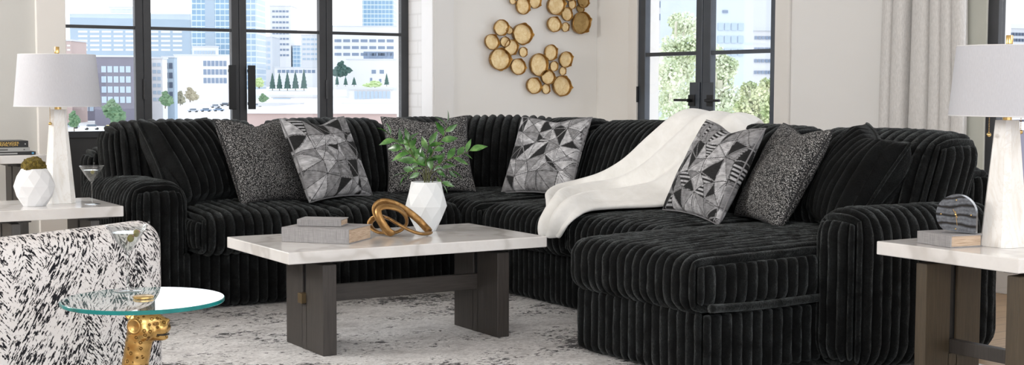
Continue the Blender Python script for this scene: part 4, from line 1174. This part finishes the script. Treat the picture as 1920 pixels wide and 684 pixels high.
# through the french doors
building('pale blue glass office building beyond the french doors', 1330, 1412, -60, 140, hblue, 20, .15, rws(44, 115, 3, .55, 1342, 1394, 4, winp)+[(20, 25, 1352, 1362, 1, win)])
building('tall pale tower beyond the right french door', 1403, 1470, -80, 190, pw, 20, .15)
building('white banded office building at the right edge of the french doors', 1408, 1470, 58, 170, pw2, 20, .1, rws(68, 154, 4, .28, 1412, 1446, 5, win))
building('white building with windows behind the tree in the left french door', 1216, 1300, -50, 210, pw2, 10, .1, rws(-20, 50, 3, .5, 1226, 1252, 2, win)+rws(-8, 24, 2, .5, 1266, 1298, 3, winp))
# through the right hand window
building('grey office building with two rows of windows beyond the right window', 1840, 1990, 54, 150, pw, 20, .4, rws(62, 84, 2, .5, 1860, 1980, 16, wind))
building('low plum coloured house beyond the right window', 1868, 1960, 224, 60, brownw, 8, .4, [(228, 244, 1900, 1925, 1, pw2)])

# trees
def treemat(nm, a, b):
    t = NT(nm); v = t.obj(); n_ = t.noise(v, 1.1, 6, .75, .4); return t.bsdf(t.ramp(n_, [(.35, a), (.62, b)]), .8)
tg1 = treemat('conifer_green', (.025, .065, .06), (.07, .15, .125)); tg2 = treemat('street_tree_green', (.08, .17, .09), (.20, .31, .17)); tg3 = treemat('pale_foliage', (.46, .55, .33), (.88, .91, .78)); tg4 = treemat('autumn_foliage', (.24, .34, .13), (.70, .72, .48))
trunkm = plain('bark', (.18, .14, .10), .9)
def conifer(label, px, yt, yb_, wpx, d, group):
    p = at(px, yb_, d); h = (at(px, yt, d)-p).z; w = wpx*d/F_PX
    r = thing('conifer', label, 'tree', p, 0, group)
    mb = MB(); n_ = 14; prof = [(0.0, 1.0)]
    vs = []; K = 12
    for k in range(K):
        t = k/(K-1); rr = w/2*(1-t)**.8*(1 if k % 2 == 0 else .82)
        for i in range(n_):
            a = 2*PI*i/n_; q = rr*(1+.22*noise.noise(Vector((math.cos(a)*3+px, math.sin(a)*3, t*9))))
            vs.append(p+Vector((q*math.cos(a), q*math.sin(a), h*(.06+.94*t))))
    mb.add(vs, [(k*n_+i, k*n_+(i+1) % n_, (k+1)*n_+(i+1) % n_, (k+1)*n_+i) for k in range(K-1) for i in range(n_)]); mb.build('crown', tg1, r, True)
    MB().lathe([(w*.06, -.5), (w*.05, h*.1)], 8, p).build('trunk', trunkm, r)
ord5 = ['first from the left', 'second from the left', 'third from the left', 'fourth from the left', 'fifth from the left']
for k, (px, yt, wd) in enumerate(((511, 136, 13), (524, 136, 12), (539, 134, 14), (554, 133, 14), (570, 129, 13))):
    conifer('dark conifer in the row seen through the third pane, '+ord5[k], px, yt, 168, wd, 780, 'conifers in a row across the street')
for px, yt, yb_, wd, lb in ((632, 138, 160, 8, 'small conifer at the left edge of the fourth pane'), (648, 143, 160, 9, 'small conifer before the villa in the fourth pane, left of the pair'), (664, 144, 160, 10, 'small conifer before the villa in the fourth pane, right of the pair'), (725, 137, 160, 10, 'tall dark conifer at the right of the fourth pane')):
    conifer(lb, px, yt, yb_, wd, 680, 'conifers by the villa')
def blob(mb, c, r, sc, seed, sub=3, amp=.3):
    o = len(mb.v); mb.ball(c, r, sub, sc)
    for i in range(o, len(mb.v)):
        v = mb.v[i]; d = (v-Vector(c)); mb.v[i] = Vector(c)+d*(1+amp*noise.noise(d.normalized()*2.5+Vector((seed, 0, 0)))+amp*.6*noise.noise(d.normalized()*7+Vector((seed, 4, 0))))
def bush(label, px0, px1, yt, yb_, d, mt, name='tree', seed=0, cards=0):
    g_ = at((px0+px1)/2, yb_, d); h = (yb_-yt)*d/F_PX; w = (px1-px0)*d/F_PX; p = g_
    r = thing(name, label, 'tree' if name == 'tree' else 'bush', p)
    mb = MB(); rb = random.Random(seed*13+1)
    for q in range(9):
        t = q/8; rr = (.30+.16*rb.random())*(1.15-.75*t)
        cx_ = p + _r*(w*.30*rb.uniform(-1, 1)*(1.1-.8*t)) + Vector((0, 0, h*(.18+.66*t)))
        blob(mb, cx_, 1, (w*rr, w*rr, h*rr*.62), seed+q, 3, .55)
    mb.build('crown', mt, r, False)
    MB().lathe([(w*.05, -1), (w*.03, h*.3)], 8, p).build('trunk', trunkm, r)
bush('street tree in front of the balcony apartments in the second pane', 299, 321, 168, 197, 400, tg2, seed=1)
bush('dark shrub by the white corner building, left of the pair', 330, 346, 169, 192, 450, treemat('dry_shrub', (.20, .20, .14), (.38, .36, .26)), 'bush', 2)
bush('brown shrub by the white corner building, right of the pair', 345, 368, 162, 186, 470, treemat('brown_shrub', (.30, .26, .18), (.46, .42, .30)), 'bush', 3)
bush('pale street tree below the plum brick block in the left pane', 195, 228, 182, 226, 280, tg2, seed=4)
bush('small green street tree beside the left lamp', 128, 150, 205, 238, 300, tg2, seed=5)
bush('bright green bush at the left of the third pane', 474, 498, 144, 162, 700, treemat('lime_shrub', (.45, .58, .25), (.65, .75, .42)), 'bush', 6)
bush('small round bush by the parked cars in the third pane', 484, 500, 174, 190, 420, tg2, 'bush', 7)
bush('blue green tree at the left of the fourth pane', 628, 652, 112, 140, 688, tg1, seed=8)
bush('low green hedge before the villa', 688, 718, 150, 162, 660, treemat('hedge_green', (.42, .56, .25), (.62, .72, .42)), 'hedge', 9)
trunkp = plain('pale_bark', (.55, .54, .44), .9)
def big_tree(label, specs, d, mt, seed):
    rn = random.Random(seed); mb = MB(); c0 = at(specs[0][0], specs[0][1], d)
    for (px, py, rpx) in specs:
        c_ = at(px, py, d+rn.uniform(-2, 2)); R0 = rpx*d/F_PX
        for k in range(int(160+rpx*30)):
            v = Vector((rn.gauss(0, 1), rn.gauss(0, 1), rn.gauss(0, 1))).normalized()*R0*(rn.random()**.6*1.15)
            q = c_+v; s = rn.uniform(.035, .085)*d/45
            a = Vector((rn.gauss(0, 1), rn.gauss(0, 1), rn.gauss(0, 1))).normalized(); b = a.orthogonal().normalized(); e_ = a.cross(b)
            mb.add([q+b*s, q+e_*s*.7, q-b*s, q-e_*s*.7], [(0, 1, 2, 3)])
    base = c0.copy(); base.z = ground_z(d)
    r = thing('tree', label, 'tree', base)
    mb.build('crown', mt, r); 
    t_ = MB().tube(catmull([base, Vector((c0.x, c0.y, (base.z+c0.z)/2)), c0], 5), .25, 8, taper=lambda t: 1-.6*t)
    for (px, py, rpx) in specs[1:]: t_.tube([c0-Vector((0, 0, 1.5)), at(px, py, d)], .045, 6)
    t_.build('trunk', trunkp, r)
big_tree('tall pale green tree outside the left french door', [(1262, 95, 26), (1285, 50, 24), (1268, 40, 15), (1250, 140, 28), (1280, 130, 30), (1290, 185, 32), (1255, 190, 28), (1300, 90, 25), (1275, 225, 34)], 45, tg3, 3)
big_tree('pale green tree outside the right french door, left one', [(1350, 150, 26), (1340, 110, 22), (1370, 190, 28), (1338, 195, 28), (1365, 125, 18), (1355, 225, 30)], 48, tg3, 5)
big_tree('greener bushy tree at the lower right of the french doors', [(1425, 190, 24), (1405, 170, 16), (1440, 165, 18), (1400, 205, 22), (1430, 220, 26), (1450, 200, 22)], 40, tg4, 9)
# cars
carw = plain('car_white', (.8, .8, .82), .3); cart = plain('car_tyre', (.04, .04, .04), .7); carg = plain('car_glass', (.12, .15, .19), .2)
carcols = {'white': carw, 'grey': plain('car_grey', (.42, .45, .5), .3), 'blue': plain('car_blue', (.22, .30, .42), .3), 'dark': plain('car_dark', (.12, .13, .15), .3), 'yellow': plain('car_yellow', (.75, .62, .25), .4)}
def car(px, py, d, colr, label):
    p = at(px, py, d); p.z = ground_z(d); r = thing('car', label, 'car', p, -YAW+.5, 'cars on the street outside')
    Mx = Matrix.Translation(p) @ Matrix.Rotation(-YAW+.5, 4, 'Z')
    MB().box((-2.2, -.9, .35), (2.2, .9, .95), .15, mat=Mx).build('body', carcols[colr], r)
    cb_ = MB().box((-1.3, -.8, .9), (1.2, .8, 1.5), .22, mat=Mx).build('cabin', carg, r)
    for sx in (-1.35, 1.35):
        for sy in (-.85, .85):
            MB().lathe([(.33, -.1), (.33, .1)], 14, mat=Mx @ Matrix.Translation((sx, sy, .33)) @ Matrix.Rotation(PI/2, 4, 'X')).build('wheel', cart, r)
for px, py, d, cl, lb in ((362, 213, 552, 'grey', 'grey car parked lowest on the street in the second pane'), (386, 211, 560, 'blue', 'dark blue car on the street in the second pane'), (410, 210, 566, 'blue', 'blue car on the street next to the dark blue car'), (404, 200, 612, 'grey', 'grey car higher up the street at the right of the second pane'), (422, 196, 626, 'dark', 'dark car farthest up the street in the second pane'),
                      (172, 246, 372, 'white', 'white car in the street at the bottom of the left pane'), (215, 232, 382, 'yellow', 'yellow car on the street in the left pane'), (133, 241, 380, 'grey', 'pale car in the street just right of the left lamp'),
                      (509, 176, 560, 'white', 'white car parked in the third pane'), (482, 172, 620, 'grey', 'grey car parked at the left of the third pane')):
    car(px, py, d, cl, lb)

# ------------------------------------------------------------------ light
w = bpy.data.worlds.new('sky'); SC.world = w; w.use_nodes = True
nt = w.node_tree; nt.nodes.clear()
tc = nt.nodes.new('ShaderNodeTexCoord'); sp_ = nt.nodes.new('ShaderNodeSeparateXYZ'); rp = nt.nodes.new('ShaderNodeValToRGB'); bg = nt.nodes.new('ShaderNodeBackground'); ou = nt.nodes.new('ShaderNodeOutputWorld')
nt.links.new(tc.outputs['Generated'], sp_.inputs[0]); nt.links.new(sp_.outputs[2], rp.inputs[0]); nt.links.new(rp.outputs[0], bg.inputs[0]); nt.links.new(bg.outputs[0], ou.inputs[0])
rp.color_ramp.elements[0].position = 0; rp.color_ramp.elements[0].color = (.96, .97, 1, 1); rp.color_ramp.elements[1].position = .7; rp.color_ramp.elements[1].color = (.80, .89, 1, 1)
bg.inputs[1].default_value = 2.0
def area(name, loc, target, sx, sy, power, col=(1, 1, 1)):
    l = bpy.data.lights.new(name, 'AREA'); l.shape = 'RECTANGLE'; l.size = sx; l.size_y = sy; l.energy = power; l.color = col
    o = bpy.data.objects.new(name, l); COL.objects.link(o); o.location = loc
    o.rotation_euler = (Vector(target)-Vector(loc)).to_track_quat('-Z', 'Y').to_euler(); return o
area('key_light', (-1.6, 7.6, 2.7), (3.2, 5.0, .3), 2.6, 1.6, 200, (1, .985, .96))
area('fill_light', (-.6, .2, 2.6), (3.0, 6.8, .9), 3.0, 1.6, 125, (1, .99, .97))
area('side_light', (5.2, 1.2, 2.6), (4.2, 6.5, .8), 1.6, 1.2, 30, (1, .99, .98))
SC.view_settings.view_transform = 'Standard'; SC.view_settings.look = 'None'; SC.view_settings.exposure = 0
